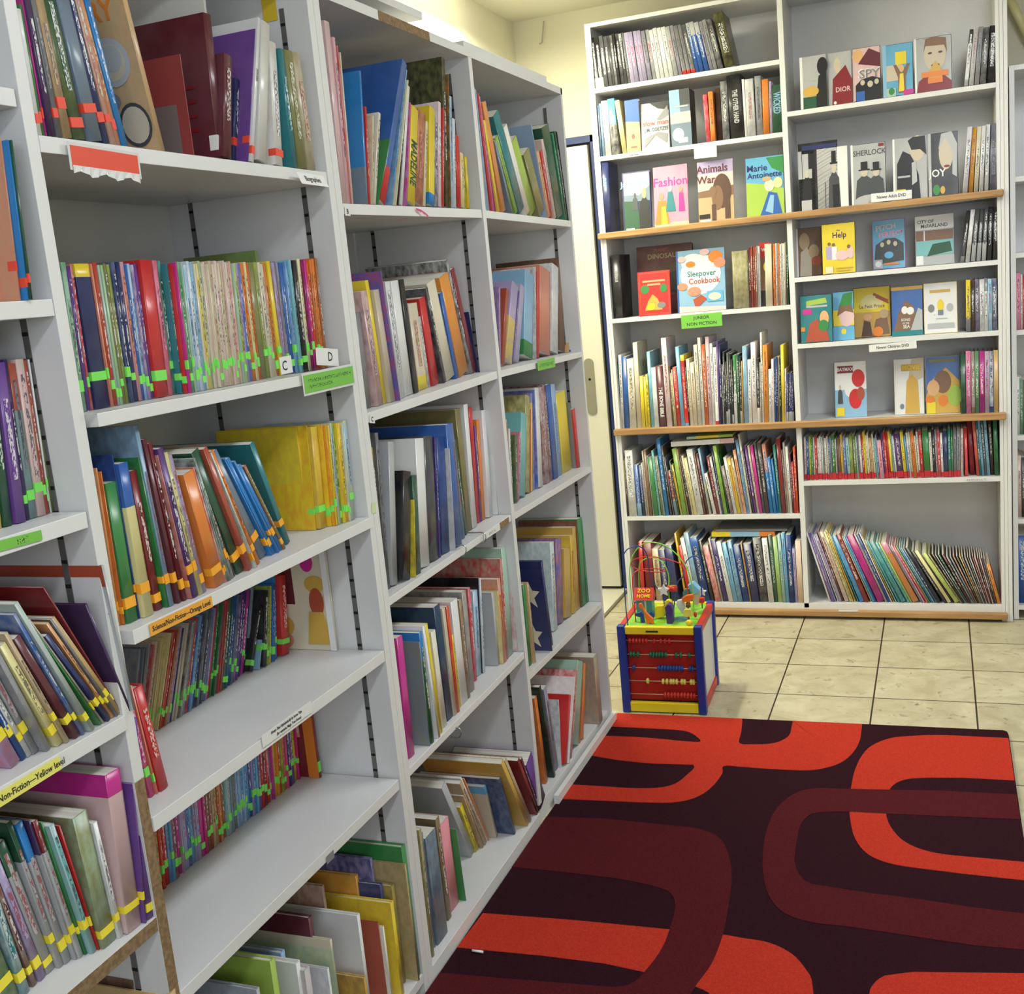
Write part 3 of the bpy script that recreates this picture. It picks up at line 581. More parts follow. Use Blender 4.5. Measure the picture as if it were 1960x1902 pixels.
Row('L', LSH['34'], Z9, [(1182, 620, 1132, -20), (1362, 508, 1255, -184), (1378, 350, 1340, -337), (1412, 250, 1395, -432), (1472, 185, 1470, -274), (1605, 140, 1560, -560), (1645, 105, 1600, -575)], 'fourth shelf beside the door', g2, None, .19).fill(1182,
 "gn1216. po1226/tn tn1236/cr >1360 nv1372.! >1376 wh1406/aq bl1452/or.! gd1530. gd1560/yl gd1590. br1604/dr^0 gn1640. gn1690.").make()
Row('L', .040, Z10, [(267, 1682, 160, 660), (300, 1515, 205, 705), (388, 1500, 290, 705), (408, 1265, 310, 512), (514, 1225, 445, 680), (575, 866, 350, 340), (605, 835, 480, 500), (635, 826, 500, 462), (683, 765, 475, 290), (765, 718, 672, 345), (898, 690, 755, 305), (1005, 634, 800, 150), (1068, 598, 920, 150), (1112, 582, 1000, 178)], 'bottom shelf at the rug', g2, None, .22, rec=.12).fill(268,
 "ol284/tn sg298/gy >302 sg386/dg.^0 br414/ol^0 >410 pk510/sm.^0 gn524 >560 lg592. yl624/ol tn664/br. tn682 wh690 or700/po >752 bg778=sb14. >884 nv912/sg. >985 gd1005. tn1022. >1058 dr1072. mr1082 pu1134/dp.").make()
Row('L', .045, Z9, [(1290, 1560, 1205, 905), (1365, 1535, 1230, 820), (1400, 1440, 1290, 772), (1445, 1425, 1470, 955), (1488, 1405, 1535, 715), (1535, 1308, 1575, 600), (1592, 1215, 1617, 607), (1750, 1105, 1700, 540)], 'bottom shelf beside the door', g2, None, .20).fill(1262,
 "sb1284 or1350/bd.^0 bk1392/dn.^0 gy1416/lv wh1440/sg rd1482.^0 wh1502/lp rd1522/wh mt1582.^0 br1592/or >1596 or1614. >1740 tn1768/sg.").make()
def single(u, v, x, t, d, c, label, c2=None, top=None, bot=None, lean=0, zb=.052, hard=True, group=None, lab=None, ymax=None):
    """upright book on a low shelf of the left run whose top right front corner lies on the sight line (u, v)"""
    p = on(u, v, 0, x); h = p.z - zb; a = R(lean); e = empty('book', (0, 0, 0)); BOOKS.append(e)
    ym = ymax
    if ym is not None and p.y > ym: p = on(u, v, 1, ym); x = p.x; h = p.z - zb
    y1 = p.y - math.tan(a) * h
    e.matrix_world = Matrix.Translation((x, y1, zb)) @ Matrix.Rotation(R(90), 4, 'Z') @ Matrix.Rotation(a, 4, 'Y') @ Matrix.Translation((-t, 0, 0))
    book_parts(e, t, h / math.cos(a), d, c, c2, top, bot, hard, False, lab); tag(e, label, 'book', group); return e
def q(a, b): return 400 + a / 2.667, 1580 + b / 2.667
g16 = 'picture books on the bottom shelf of the near bookcase'; bs = 'bottom shelf of the near bookcase'
for (a, b, x, t, d, c, c2, lb, top, bot) in [
 (1000, 92, -.06, .016, .26, 'gn', None, 'large green book with pale edges at the right end of the ' + bs, None, None),
 (1005, 192, -.020, .006, .26, 'tn', 'ol', 'large tan picture book at the right post on the ' + bs, None, None),
 (945, 295, -.024, .012, .20, 'ol', 'gd', 'olive book just left of the large tan one on the ' + bs, None, None),
 (940, 380, -.010, .012, .17, 'yl', 'gd', 'yellow book with dark cover picture standing before the olive one on the ' + bs, None, None),
 (832, 160, -.085, .008, .24, 'nv', 'lv', 'wide dark purple-blue book behind the orange one on the ' + bs, None, None),
 (885, 290, -.040, .010, .19, 'nv', None, 'plain navy book right of the orange one on the ' + bs, None, None),
 (893, 510, -.012, .006, .21, 'cr', 'wh', 'thin cream book right of the brick orange one on the ' + bs, None, None),
 (866, 490, -.020, .004, .20, 'bd', None, 'brick orange book right of the white stories book on the ' + bs, None, None),
 (800, 765, -.005, .008, .12, 'gd', 'br', 'small golden book before the brick orange one on the ' + bs, None, None),
 (760, 245, -.090, .010, .21, 'gd', 'or', 'orange book with a drawn frame behind the white stories book on the ' + bs, None, None),
 (768, 445, -.025, .010, .17, 'wh', None, 'white book with the word STORIES on its cover on the ' + bs, None, None),
 (586, 298, -.12, .008, .22, 'bg', 'bd', 'cream book with a brown patterned border on the ' + bs, None, None),
 (626, 575, -.030, .006, .18, 'mt', 'py', 'pale green book left of the white stories book on the ' + bs, (cmat('cr'), .08), None),
 (612, 722, -.012, .006, .17, 'wh', 'lg', 'small white book with a leaf on its cover on the ' + bs, None, None),
 (525, 455, -.070, .012, .24, 'mr', None, 'dark maroon book with a yellow edge on the ' + bs, None, None),
 (512, 712, -.010, .016, .16, 'lg', 'lp', 'pale lavender white book left of the maroon one on the ' + bs, None, None),
 (464, 545, -.100, .006, .24, 'gy', 'lv', 'grey round-cornered picture book left of the maroon one on the ' + bs, None, None),
 (463, 684, -.020, .012, .17, 'wh', None, 'white book with a small tree on its cover on the ' + bs, None, None),
 (385, 630, -.070, .012, .22, 'lb', 'lv', 'light blue book behind the lime green one on the ' + bs, None, None),
 (335, 668, -.016, .014, .20, 'lm', None, 'lime green book with dark lettering on the ' + bs, None, None),
 (264, 770, -.045, .006, .20, 'lg', 'wh', 'upper of two pale grey books at the left end of the ' + bs, None, None),
 (256, 822, -.006, .008, .20, 'lg', 'sg', 'lower pale grey book at the left end of the ' + bs, None, None)]:
    u_, v_ = q(a, b); single(u_, v_, x, t, d, c, lb, c2, top, bot, 0, .0526, True, g16, None, {'large green': .0085, 'large tan p': -.009, 'wide dark p': -.03}.get(lb[:11]))
for (u_, v_, x, t, d, c, c2, lb) in [(318, 1867, -.02, .014, .20, 'tl', 'bb', 'dark teal book with an orange sticker below the lowest yellow sticker shelf'), (262, 1868, -.06, .010, .22, 'br', 'bk', 'brown and black book below the lowest yellow sticker shelf'), (335, 1890, .0, .02, .16, 'tn', 'gd', 'tan book at the very bottom left below the lowest yellow sticker shelf')]:
    single(u_, v_, x, t, d, c, lb, c2, None, None, 0, .0506, True, g0)
# ---------------------------------------------------------------- back unit, rows of spines
Za, Zb, Zc, Zd, Ze, Zf, Zg = (1100, 0, 4.558), (1490, 0, 4.17), (1130, 280, 4.558), (1500, 380, 4.26), (1150, 600, 4.756), (1500, 780, 4.26), (1130, 960, 4.323)
def B(z, zoom, A, where, group, **k): return Row('B', BZ[z] + .0002, zoom, A, where, group, **k)
gB = 'books in the left column of the back bookcase'; gD = 'DVD spines in the back bookcase'
B('w1', Za, [(185, 765, 135, 330), (710, 685, 640, 260), (1310, 588, 1200, 170)], 'top row of back bookcase', gD, depth=.135, kind='dvd', noun='DVD case').fill(183,
 "bk222_wh20 bk262_wh20/dg dg300/gy dg334/gy bk358/gy. dg380/lg bk404/dg bk440/gy dg466=lg14 gy490/dg lv528/lg lv566/gy lv602/lg lv640/gy gy680/lv lg716/gy wh752/lg wh790/lg wh830/lg. wh870/lg lg910/gy gy945/lv gy985/dg_rd8 gy1020/dg_rd8 dg1060/gy_rd8 bl1092=lg28 bl1136=lg26 bl1180=lg26 gy1215/lv gy1252/lg bk1300/lg").make()
B('w1', Za, [(1312, 588, 1205, 130)], 'end of top row, back bookcase', gD, depth=.15, kind='dvd', noun='DVD box').fill(1312, "bk1400/ol").make()
B('w2', Za, [(230, 1362, 200, 925), (290, 1350, 245, 890), (340, 1340, 310, 845), (430, 1330, 358, 885), (850, 1278, 822, 790), (1155, 1232, 1115, 840), (1200, 1226, 1172, 810), (1305, 1216, 1285, 740), (1390, 1197, 1345, 640), (1525, 1182, 1497, 710), (1592, 1172, 1566, 660), (1648, 1165, 1630, 670), (1732, 1150, 1720, 725)], 'second row of back bookcase', gB, depth=.13).fill(228,
 "sg246/bl lb272/gy wh330/lp. bk420/wh=sb45. py462. >1152 rd1190/pk. or1232_or25 >1240 db1292/bk#20. dg1365/lg bk1488!$THE_OTHER_HAND|lg,.5,.4 wh1510. lg1586/wh gy1645/lg or1702. lv1728/lg dn1806$WICKED|lb,.62,.9").make()
B('w3', Zc, [(112, 695, 82, 150)], 'ledge row of back bookcase', gB, depth=.14, hard=True).fill(112, "nv190$TINSLEY|lb,.72,.4").make()
B('w4', Zc, [(205, 1500, 175, 955), (1250, 1410, 1225, 920), (1400, 1405, 1385, 880), (1700, 1385, 1690, 845)], 'junior non fiction shelf', gB, depth=.16).fill(205,
 "bk285!$DINOSAUR|lg,.66,.35 >1248 ol1390/bg.^-6 mr1408^0 bd1426/mr bd1444 br1462/bd lg1472 lg1488/wh >1530 cr1592.^6 >1600 or1622/bd wh1634 lg1646/br or1660/bd wh1674/lg cr1688 wh1702 tn1712 dn1730").make()
B('w5', Ze, [(172, 998, 150, 400), (740, 970, 690, 400), (1100, 948, 1085, 400), (1750, 915, 1745, 400)], 'junior row on middle ledge', gB, depth=.17).fill(172,
 "dn186^-20 wh216/lg^8 bl264^2. cr332/lg^-8 bg374/cr^60. yl408^-78. yl432.^-78 yl456/ol^-70 sb490/mt^20. wh536/mt^-40. mr606^-36!$THE_BONE_BIBLE|wh,.42,.55,.8 lp658/wh^76 br672^-40 py685/bk^-60 cr696/br^-50 rd735/bd^-40 sb770/lb^42. rd806=yl8^8_sb5 bk818^-40 cr848/bg^-10 bg886/cr^-22 cr920/lg^48 wh950/cr^78 bd986/or^52 lp1020/lv^80 wh1046/lg^56 wh1078/lg^40_rd6 pu1094/nv^66. nv1112/bk^48 bk1128/wh^-30 dg1144/bk^20 bk1162_lg22^-20 dg1180_lg22^18 bk1198/dg^16 bk1214_lg16^-10 wh1246=gn55^8 dn1272/bk^10 bk1290_lg20^0 gd1304^-12 lb1346/sg^44. wh1382/lg^-8 wh1426/lp^54 bk1450_wh25^-6 cr1470^-20 wh1488/cr^96 or1530/gd^46 wh1560/lg^-44 wh1582/lp^-6 bl1600^-2 nv1616^0 ol1632/cr^4 bk1648^-4 yl1676^46. wh1690/rd^-42 nv1708_lg22^-60 nv1724_lg22^-62 nv1740_lg22^-60 nv1754_lg22^-64").make()
B('w6', Ze, [(228, 1852, 195, 1300), (800, 1836, 700, 1300), (1370, 1814, 1270, 1300), (1800, 1818, 1770, 1300)], 'row below middle ledge', gB, depth=.17).fill(226,
 "gd244/bk^-16 dg260^-14 wh340/lg^24! bl382_lb25^-40 nv412^-38 lg430/gy^-30 bg446^20 br480^22. wh486^4 gn530^-4. aq556^20 ol572^0 lg588/gn^-4 bb632=bb30^72 dg660/br^40 sg676/gy^-4 mr706/bd_sg35^-60 dn726^-20 gd746/lm^-34 lm792/gn^30. tn810/br^26 bk830^0 cr852/gd^2 py880/cr^-10 wh942/lg^28 br960/mr^10 mr985^6 lb1026=lb50/yl^28. wh1056/lp^-70 dr1086^0 wh1108/nv^-2 nv1122^30 lm1162/gn^38. gn1180/dg^14 mr1212/lg^-40 wh1244/lg^-6 gd1280/yl^-10 bg1304/tn^-12 or1330/wh^26 lb1358/bl^64 cr1386/wh^86 dp1400^30 pu1426/dp^40 cr1446/tn^42 mg1476^38. dg1500/gy^54 dg1538/mr^54 bb1576=sm40^48 bb1604^-10 bb1626.^-12 tl1650/gn^42 dr1690^72. br1704/lg^22 lg1722/tn^56 wh1746/cr^40 mr1764^10 rd1782^-26 rd1802/or^38").make()
B('w7', Zg, [(420, 836, 397, 330), (720, 830, 655, 350), (880, 832, 768, 320), (1150, 835, 1040, 335), (1410, 835, 1340, 320), (1730, 875, 1700, 330)], 'bottom left of back bookcase', gB, depth=.17).fill(418,
 "rd462. dr548/mr^-2. tn610/cr^-30 nv672^-26 nv738^-4. >786 yl820/rd^34 rd850^-20. wh884^8 lb930/gy^26. nv1000/bl=bl20^8 bk1036 rd1084/wh^-18. cr1102/gy^8 nv1146/pu^8 wh1186 sb1224/lb^-10 lb1262/bl^0 nv1320/bl^-18 gd1334/nv^-10 nv1404^-16 bk1476/gy^6 wh1522/lg^8 dn1556^20 lm1592/mt^14. mt1620/lb^26 sb1650^30 nv1694/bl^24 lv1720/lb^-30 lp1766/py^0.").make()
B('r1', Zb, [(1482, 676, 1530, 240), (1665, 660, 1692, 205)], 'top right DVD shelf', gD, depth=.135, kind='dvd', noun='DVD case').fill(1480, "wh1518=dg25/lg_lg12 lg1562/wh gy1606/lg bk1662/lg bk1726/dg").make()
B('r2', Zb, [(1468, 1456, 1516, 1020), (1690, 1432, 1704, 995)], 'adult DVD ledge', gD, depth=.135, kind='dvd', noun='DVD case').fill(1466, "wh1512/lv gd1556/or cr1598/lg wh1640/lg wh1682/lg gy1742/nv").make()
B('r3', Zd, [(1445, 510, 1500, 95), (1700, 490, 1712, 72)], 'upper children DVD shelf', gD, depth=.135, kind='dvd', noun='DVD case').fill(1440, "bk1478_gy12 wh1524/gy. dg1568_lg35 dg1612_lg35 dg1656_lg35 bk1700 bk1742/dg").make()
B('r4', Zd, [(1490, 1075, 1487, 665), (1742, 1058, 1735, 645)], 'middle children DVD shelf', gD, depth=.135, kind='dvd', noun='DVD case').fill(1488, "yl1526_gy28 bk1560/br dg1598/lv wh1640/gy wh1670=gy25 sb1704/wh nv1746/lg").make()
B('r5', Zd, [(1448, 1675, 1445, 1290), (1490, 1668, 1485, 1245), (1745, 1655, 1742, 1240)], 'lowest DVD ledge', gD, depth=.135, kind='dvd', noun='DVD case').fill(1446, "dn1488. mg1530/lp br1562_br12/lg gn1596/gy mg1640/dp lv1678/tn nv1712_nv12/wh tn1752/gd.").make()
B('r6', Zf, [(175, 590, 165, 245), (1000, 575, 960, 215), (1450, 565, 1448, 190)], 'thin book row under the ledge', 'thin books in the right column of the back bookcase', lab=flat('red bottom sticker', (.50, .02, .03), .5), depth=.15, labz=(.001, .002, .021)).fill(172,
 "lp190/wh bl212 lm230/yl^2 gn246 wh262/lg rd280^2 wh300/cr^-8 wh316^0 wh332/lg gy344^2 wh360/cr^-4 cr376^0 bl388^-6 sg402/lg gn432/dg^4 lg446^-10 br478/db^-10. gd498/yl^4 bl522/lv aq552/wh^-8 ol580/lm^2. ol604/gn mt618^-4 gy634/pu wh652^2 rd668 yl690^14 cr706/py wh718/cr^8 po742/tn^-10 cr760^4 aq775^-12 bl790/wh^-2 pk824/lp^-24 pu838/dp rd860^8 rd880/dr^8. yl902^10. aq916/lg wh932^-8 dp984/pu^-2! yl1012^8 sb1030^-10 wh1046^4 cr1062/lg^6 or1092/bd^6 cr1106^-10 wh1122/cr^4 rd1150^6 gn1202^6. wh1224/cr bk1246/dg^10 lg1262/sg^8 rd1288/pk^6 wh1308^-6 nv1346^4. tl1370/gn^8 gn1386^6 gy1412/sg^8 gy1442/lg^10 lp1466/wh^8").make()
B('r6', Zf, [(1480, 560, 1475, 190), (1575, 545, 1535, 95), (1660, 540, 1620, 95), (1750, 535, 1735, 90)], 'tall end of thin book row', 'tall books in the right column of the back bookcase', depth=.16).fill(1478,
 "rd1520^0_rd10. mr1572/rd^6#20. rd1600/sm^0. tl1618/dg lb1640/tl^0 dg1662/sg lb1688/tl^0 db1720/bk#10 dn1758/gn^0.").make()
B('r7', Zf, [(395, 1548, 205, 1035), (830, 1570, 572, 1060), (1050, 1578, 785, 1108), (1440, 1590, 1165, 1200), (1700, 1595, 1590, 1225), (1775, 1600, 1690, 1265)], 'bottom right of back bookcase', 'leaning books on the bottom right shelf of the back bookcase', depth=.17).fill(372,
 "wh392^6. pu418/lv^6 lv440/bl^12 wh452 lv478/lg mr500/br^16 bg540/lp^12 py562/br^14 py578/yl^24 gd604/gd^8 tl622/sb sb662/bl. dr712/bd^10 bg726/gd sb746/tl bl768 mg830/mr. lg850/gy^14 nv876/bl^16 wh896^20 gd914/ol^10 aq936/lg^0 tl960/aq. tl1010/aq. aq1034/tl^-4 lm1056^0. or1120/tn=pk18. sg1140/gy^0 pk1164/lp rd1184/pk gn1204/ol bl1222/sg aq1240/mt nv1262/sg bk1310/dg^6. bk1340/dg^0 py1382. bk1398^0 lm1444/py. ol1462/br bk1480/db^0 lg1492/dn dn1512/dg bk1534/dr dg1552/lg gy1568/dg br1584/dr dg1600/bk gd1612/dg dg1626/gy br1640/lg dg1652/bk lg1664/br dr1676/dg br1690/lp bk1702/dr lp1714/br dg1728/mr br1744/bk or1772/gd^-12").make()
# right-hand cut-off bookcase, a slice of it in view
for k, (z, toks, hh) in enumerate([(RZ[3], "pk16 wh22/lg rd34 gy50", .20), (RZ[2], "wh10 gn22/lg mg34/pu rd48 wh60", .21), (RZ[1], "lp14/tn dg26/bk br44 lg60/gy", .23), (RZ[0], "bl30/nv py44 wh60/bl", .26)]):
    x = RX0 + .0175
    prev = 0; items = toks.split()
    for i, t_ in enumerate(items):
        c = t_[:2]; c2 = t_.split('/')[1] if '/' in t_ else None; w_ = (float(t_[2:].split('/')[0]) - prev) / 1000; prev = float(t_[2:].split('/')[0])
        e = empty('book', (x, RY + .03, z + .0006)); BOOKS.append(e); book_parts(e, w_ * .96, hh - .006 * i, .17, c, c2, hard=False)
        x += w_
        tag(e, '%s book on the %s shelf of the bookcase at the right edge of the photo' % ({0: 'first ', 1: 'second ', 2: 'third ', 3: 'fourth ', 4: 'fifth '}[i] + PAL[c][0], ['third', 'fourth', 'fifth', 'lowest'][k]), 'book', 'books in the bookcase at the right edge')
for z in RZ: q_ = MB(); q_.box(RX0 + .017, 1.98, RY, RY + .275, z - .017, z, WHITE, {2: EDGE}); q_.build('shelf', rc)
# ---------------------------------------------------------------- books and DVDs shown face out
def art(mb, Wd, H, prims, y0):
    y = y0
    for p in prims:
        y -= .00025; k = p[0]; m = flat('print ' + p[-1] if isinstance(p[-1], str) and p[-1] in PAL else 'print x', rgb(p[-1]), .4) if k != 't' else flat('print ' + p[5], rgb(p[5]), .4)
        if k == 'r': _, a, b_, c_, d_, _c = p; mb.face([(a * Wd, y, b_ * H), (c_ * Wd, y, b_ * H), (c_ * Wd, y, d_ * H), (a * Wd, y, d_ * H)], m)
        elif k == 'e':
            _, cx, cy, rx, ry, _c = p; mb.face([((cx + rx * math.cos(i * math.pi / 10)) * Wd, y, (cy + ry * math.sin(i * math.pi / 10)) * H) for i in range(20)], m)
        elif k == 'p': mb.face([(a * Wd, y, b_ * H) for a, b_ in p[1]], m)
        elif k == 't':
            _, txt, cx, cy, sz, c_ = p[:6]; wide = p[6] if len(p) > 6 else 1.0; rot = p[7] if len(p) > 7 else 0
            mb.text(txt, Matrix.Translation((cx * Wd, y, cy * H)) @ Matrix.Rotation(R(90), 4, 'X') @ Matrix.Rotation(R(rot), 4, 'Z'), sz * H, m, wide=wide)
def face(kind, z, zoom, ubl, vbl, ubr, utl, vtl, t, base, prims, label, c2=None, case='bk', tilt=6, yaw=0, group=None, cat=None, ymax=.10):
    ox, oy, k = zoom; p = on(ox + ubl / k, oy + vbl / k, 2, z); y = min(max(p.y, YB + .004), YB + ymax)
    a = on(ox + ubl / k, oy + vbl / k, 1, y); b_ = on(ox + ubr / k, oy + vbl / k, 1, y); tl_ = on(ox + utl / k, oy + vtl / k, 1, y)
    Wd = b_.x - a.x; H = (tl_.z - z) / math.cos(R(tilt)) * (1.0 + .0)
    e = empty('dvd_case' if kind == 'dvd' else 'book', (0, 0, 0))
    if kind != 'dvd': BOOKS.append(e)
    roll = math.atan2(tl_.x - a.x, tl_.z - z) * .6
    e.matrix_world = Matrix.Translation((a.x, y, z + .0008)) @ Matrix.Rotation(R(yaw), 4, 'Z') @ Matrix.Rotation(R(-tilt), 4, 'X')
    mb = MB()
    if kind == 'dvd':
        mb.box(0, Wd, 0, t, 0, H, flat('case plastic ' + case, rgb(case), .25)); mb.build('case', e, bevel=.001)
        s_ = MB(); s_.box(.0015, Wd - .0015, -.0004, 0, .0015, H - .0015, cmat(base) if not c2 else smat(base, c2)); art(s_, Wd, H, prims, -.0004); s_.build('sleeve', e)
    else:
        th = .002; m = cmat(base) if not c2 else smat(base, c2)
        mb.box(0, Wd, 0, th, 0, H, m); mb.box(0, Wd, t - th, t, 0, H, m); mb.box(0, th, th, t - th, 0, H, m); art(mb, Wd, H, prims, 0); mb.build('cover', e)
        g = MB(); g.box(th + .0005, Wd - .003, th + .0003, t - th - .0003, .003, H - .003, PAGE); g.build('pages', e)
    tag(e, label, cat or ('DVD' if kind == 'dvd' else 'book'), group or ('DVDs shown face out' if kind == 'dvd' else 'books shown face out')); return e
def man(cx, y0, h, c, head='lp', hat=None, w=.2):
    P = [('p', [(cx - w, y0), (cx + w, y0), (cx + w * .8, y0 + h * .62), (cx + w * .3, y0 + h * .74), (cx - w * .3, y0 + h * .74), (cx - w * .8, y0 + h * .62)], c), ('e', cx, y0 + h * .85, w * .38, h * .13, head)]
    if hat: P += [('r', cx - w * .36, y0 + h * .93, cx + w * .36, y0 + h * 1.18, hat), ('r', cx - w * .6, y0 + h * .91, cx + w * .6, y0 + h * .95, hat)]
    return P
S_ = {k: BZ[k] + .0002 for k in BZ}
face('book', S_['w2'], Za, 458, 1322, 580, 392, 885, .018, 'tn', [('r', 0, .52, 1, 1, 'bl'), ('p', [(0, .5), (1, .44), (1, .56), (0, .6)], 'tn'), ('e', .5, .3, .12, .05, 'br'), ('r', .3, .08, .75, .11, 'br')], 'blue and sandy book turned towards us on the second row, beside the grey book', tilt=3, yaw=0)
face('book', S_['w2'], Za, 588, 1308, 832, 575, 905, .02, 'lg', [('p', [(.3, 1), (1, 1), (1, .8), (.62, .86)], 'bk'), ('p', [(0, .82), (.35, .99), (.62, .72), (.5, .55), (.2, .7)], 'wh'), ('p', [(.55, .62), (.95, .9), (1, .7), (.7, .6)], 'gy'), ('t', 'slow man', .52, .56, .15, 'bd'), ('t', 'J.M. COETZEE', .55, .42, .11, 'dg', .8), ('p', [(.1, .05), (.5, .3), (.9, .1), (.95, .3), (.6, .36), (.1, .25)], 'gy')], 'grey book titled slow man shown face out on the second row', tilt=8)
face('dvd', S_['w2'], Za, 850, 1278, 1028, 818, 795, .10, 'sg', [('r', 0, .58, .5, 1, 'lb'), ('r', .5, .72, 1, 1, 'dg'), ('r', 0, .4, 1, .6, 'lg'), ('r', 0, 0, 1, .4, 'sg'), ('e', .35, .2, .28, .12, 'wh'), ('r', .35, .05, .8, .14, 'wh'), ('r', .3, .68, .9, .71, 'lg')], 'glossy blue-grey and white box set in the middle of the second row', tilt=0, cat='box set')
gb = 'books shown face out'
face('book', S_['w3'], Zc, 288, 678, 532, 270, 232, .016, 'nv', [('p', [(.05, .98), (.98, .98), (.98, .6), (.05, .6)], 'lv'), ('p', [(.05, .62), (.6, .6), (.98, .75), (.98, .5), (.05, .5)], 'sg'), ('p', [(.05, .03), (.6, .03), (.55, .5), (.05, .52)], 'dn'), ('t', 'Jane Eyre', .45, .8, .13, 'lb')] + man(.78, .03, .7, 'bk', 'tn', None, .2) + man(.45, .35, .3, 'dg', 'dg', None, .1) + [('r', .1, .01, .4, .06, 'wh')], 'dark blue and green book with two dark figures on the pine ledge', tilt=7)
face('book', S_['w3'], Zc, 560, 645, 858, 536, 185, .008, 'pk', [('t', 'Fashion', .5, .74, .2, 'mg', .95), ('r', 0, 0, 1, .08, 'py'), ('p', [(.02, .06), (.45, .06), (.35, .45), (.12, .45)], 'or'), ('p', [(.2, .06), (.38, .06), (.33, .35), (.22, .35)], 'yl'), ('e', .22, .52, .07, .06, 'sm'), ('p', [(.34, .26), (.64, .26), (.55, .58), (.42, .58)], 'tl'), ('e', .49, .63, .05, .045, 'cr'), ('p', [(.72, .25), (.9, .25), (.86, .55), (.75, .55)], 'mg'), ('e', .8, .6, .05, .04, 'sm'), ('r', .08, .01, .35, .05, 'wh')], 'pink book titled Fashion on the pine ledge', tilt=7)
face('book', S_['w3'], Zc, 945, 600, 1255, 928, 140, .010, 'cr', [('r', .01, .78, 1, 1, 'lv'), ('r', .01, .62, 1, .8, 'lp'), ('p', [(0, .52), (1, .58), (1, .42), (0, .4)], 'br'), ('r', 0, .0, 1, .42, 'tn'), ('t', 'Animals', .42, .87, .17, 'mr', .95), ('t', 'War', .24, .70, .17, 'mr', .95), ('e', .68, .5, .26, .28, 'db'), ('e', .55, .4, .16, .2, 'br'), ('r', .38, .04, .5, .3, 'db'), ('r', .75, .05, .9, .35, 'db'), ('e', .42, .5, .1, .09, 'br'), ('r', .02, .08, .32, .15, 'bk'), ('r', .05, .0, .35, .06, 'wh')], 'book titled Animals at War with a dark bear-like animal on the pine ledge', tilt=7)
face('book', S_['w3'], Zc, 1365, 552, 1692, 1375, 105, .010, 'sb', [('p', [(0, 0), (1, 0), (1, .45), (.5, .55), (0, .6)], 'lm'), ('p', [(.55, .98), (1, .98), (1, .7), (.7, .8)], 'gn'), ('t', 'Marie', .3, .82, .15, 'nv', 1), ('t', 'Antoinette', .5, .7, .13, 'nv', 1), ('p', [(.35, .02), (.95, .02), (.82, .38), (.6, .42)], 'bl'), ('p', [(.5, .1), (.7, .05), (.74, .35), (.64, .36)], 'lb'), ('e', .62, .52, .13, .1, 'cr'), ('e', .85, .55, .12, .09, 'py'), ('e', .55, .63, .12, .04, 'tn')], 'blue and green book with a lady in a ball gown on the pine ledge', tilt=7)
face('book', S_['w4'], Zc, 425, 1470, 905, 392, 885, .03, 'mr', [('t', 'PLANET', .45, .93, .06, 'bd', 1), ('t', 'DINOSAUR', .5, .84, .10, 'tn', 1), ('e', .6, .5, .38, .24, 'db'), ('e', .7, .45, .2, .16, 'bk')], 'large maroon book titled PLANET DINOSAUR at the back of the junior non fiction shelf', tilt=7, ymax=.14)
face('book', S_['w4'], Zc, 425, 1487, 706, 395, 1105, .008, 'rd', [('r', .05, .03, .95, .97, 'bd'), ('r', .07, .05, .93, .95, 'rd'), ('r', .15, .76, .85, .8, 'po'), ('r', .3, .68, .7, .72, 'po'), ('p', [(.2, .12), (.75, .12), (.6, .38), (.45, .48), (.3, .32)], 'gd'), ('e', .22, .6, .13, .1, 'gn'), ('e', .8, .6, .11, .1, 'gn'), ('e', .72, .22, .13, .07, 'gy'), ('e', .4, .2, .12, .08, 'yl')], 'small red book with green trees and golden animals on the junior non fiction shelf', tilt=7)
face('book', S_['w4'], Zc, 765, 1458, 1186, 745, 920, .012, 'lb', [('r', 0, 0, .04, 1, 'bl'), ('e', .5, .6, .42, .32, 'wh'), ('e', .35, .8, .25, .14, 'wh'), ('t', 'Sleepover', .52, .61, .13, 'tl', .9), ('t', 'Cookbook', .57, .49, .13, 'bd', .9), ('e', .82, .86, .15, .1, 'or'), ('e', .9, .76, .12, .08, 'sm'), ('e', .3, .77, .1, .05, 'or'), ('e', .12, .42, .11, .06, 'sm'), ('e', .36, .33, .14, .075, 'sm'), ('p', [(.33, .2), (.5, .27), (.62, .2), (.38, .05)], 'bd'), ('r', .62, .15, .95, .32, 'sb'), ('e', .78, .23, .13, .06, 'cr'), ('p', [(.04, 0), (1, 0), (1, .06), (.04, .1)], 'lp'), ('e', .12, .86, .08, .05, 'lp'), ('e', .6, .95, .1, .05, 'lp')], 'light blue Sleepover Cookbook with pictures of cookies', tilt=7)
face('book', S_['w4'], Zc, 1495, 1398, 1592, 1385, 855, .006, 'br', [('r', 0, .78, 1, 1, 'rd'), ('t', 'write', .7, .9, .11, 'wh', .8), ('e', .6, .62, .3, .08, 'yl'), ('e', .7, .35, .2, .07, 'wh'), ('r', 0, 0, 1, .25, 'bk')], 'magazine with a red title bar leaning on the junior non fiction shelf', tilt=3, ymax=.03)
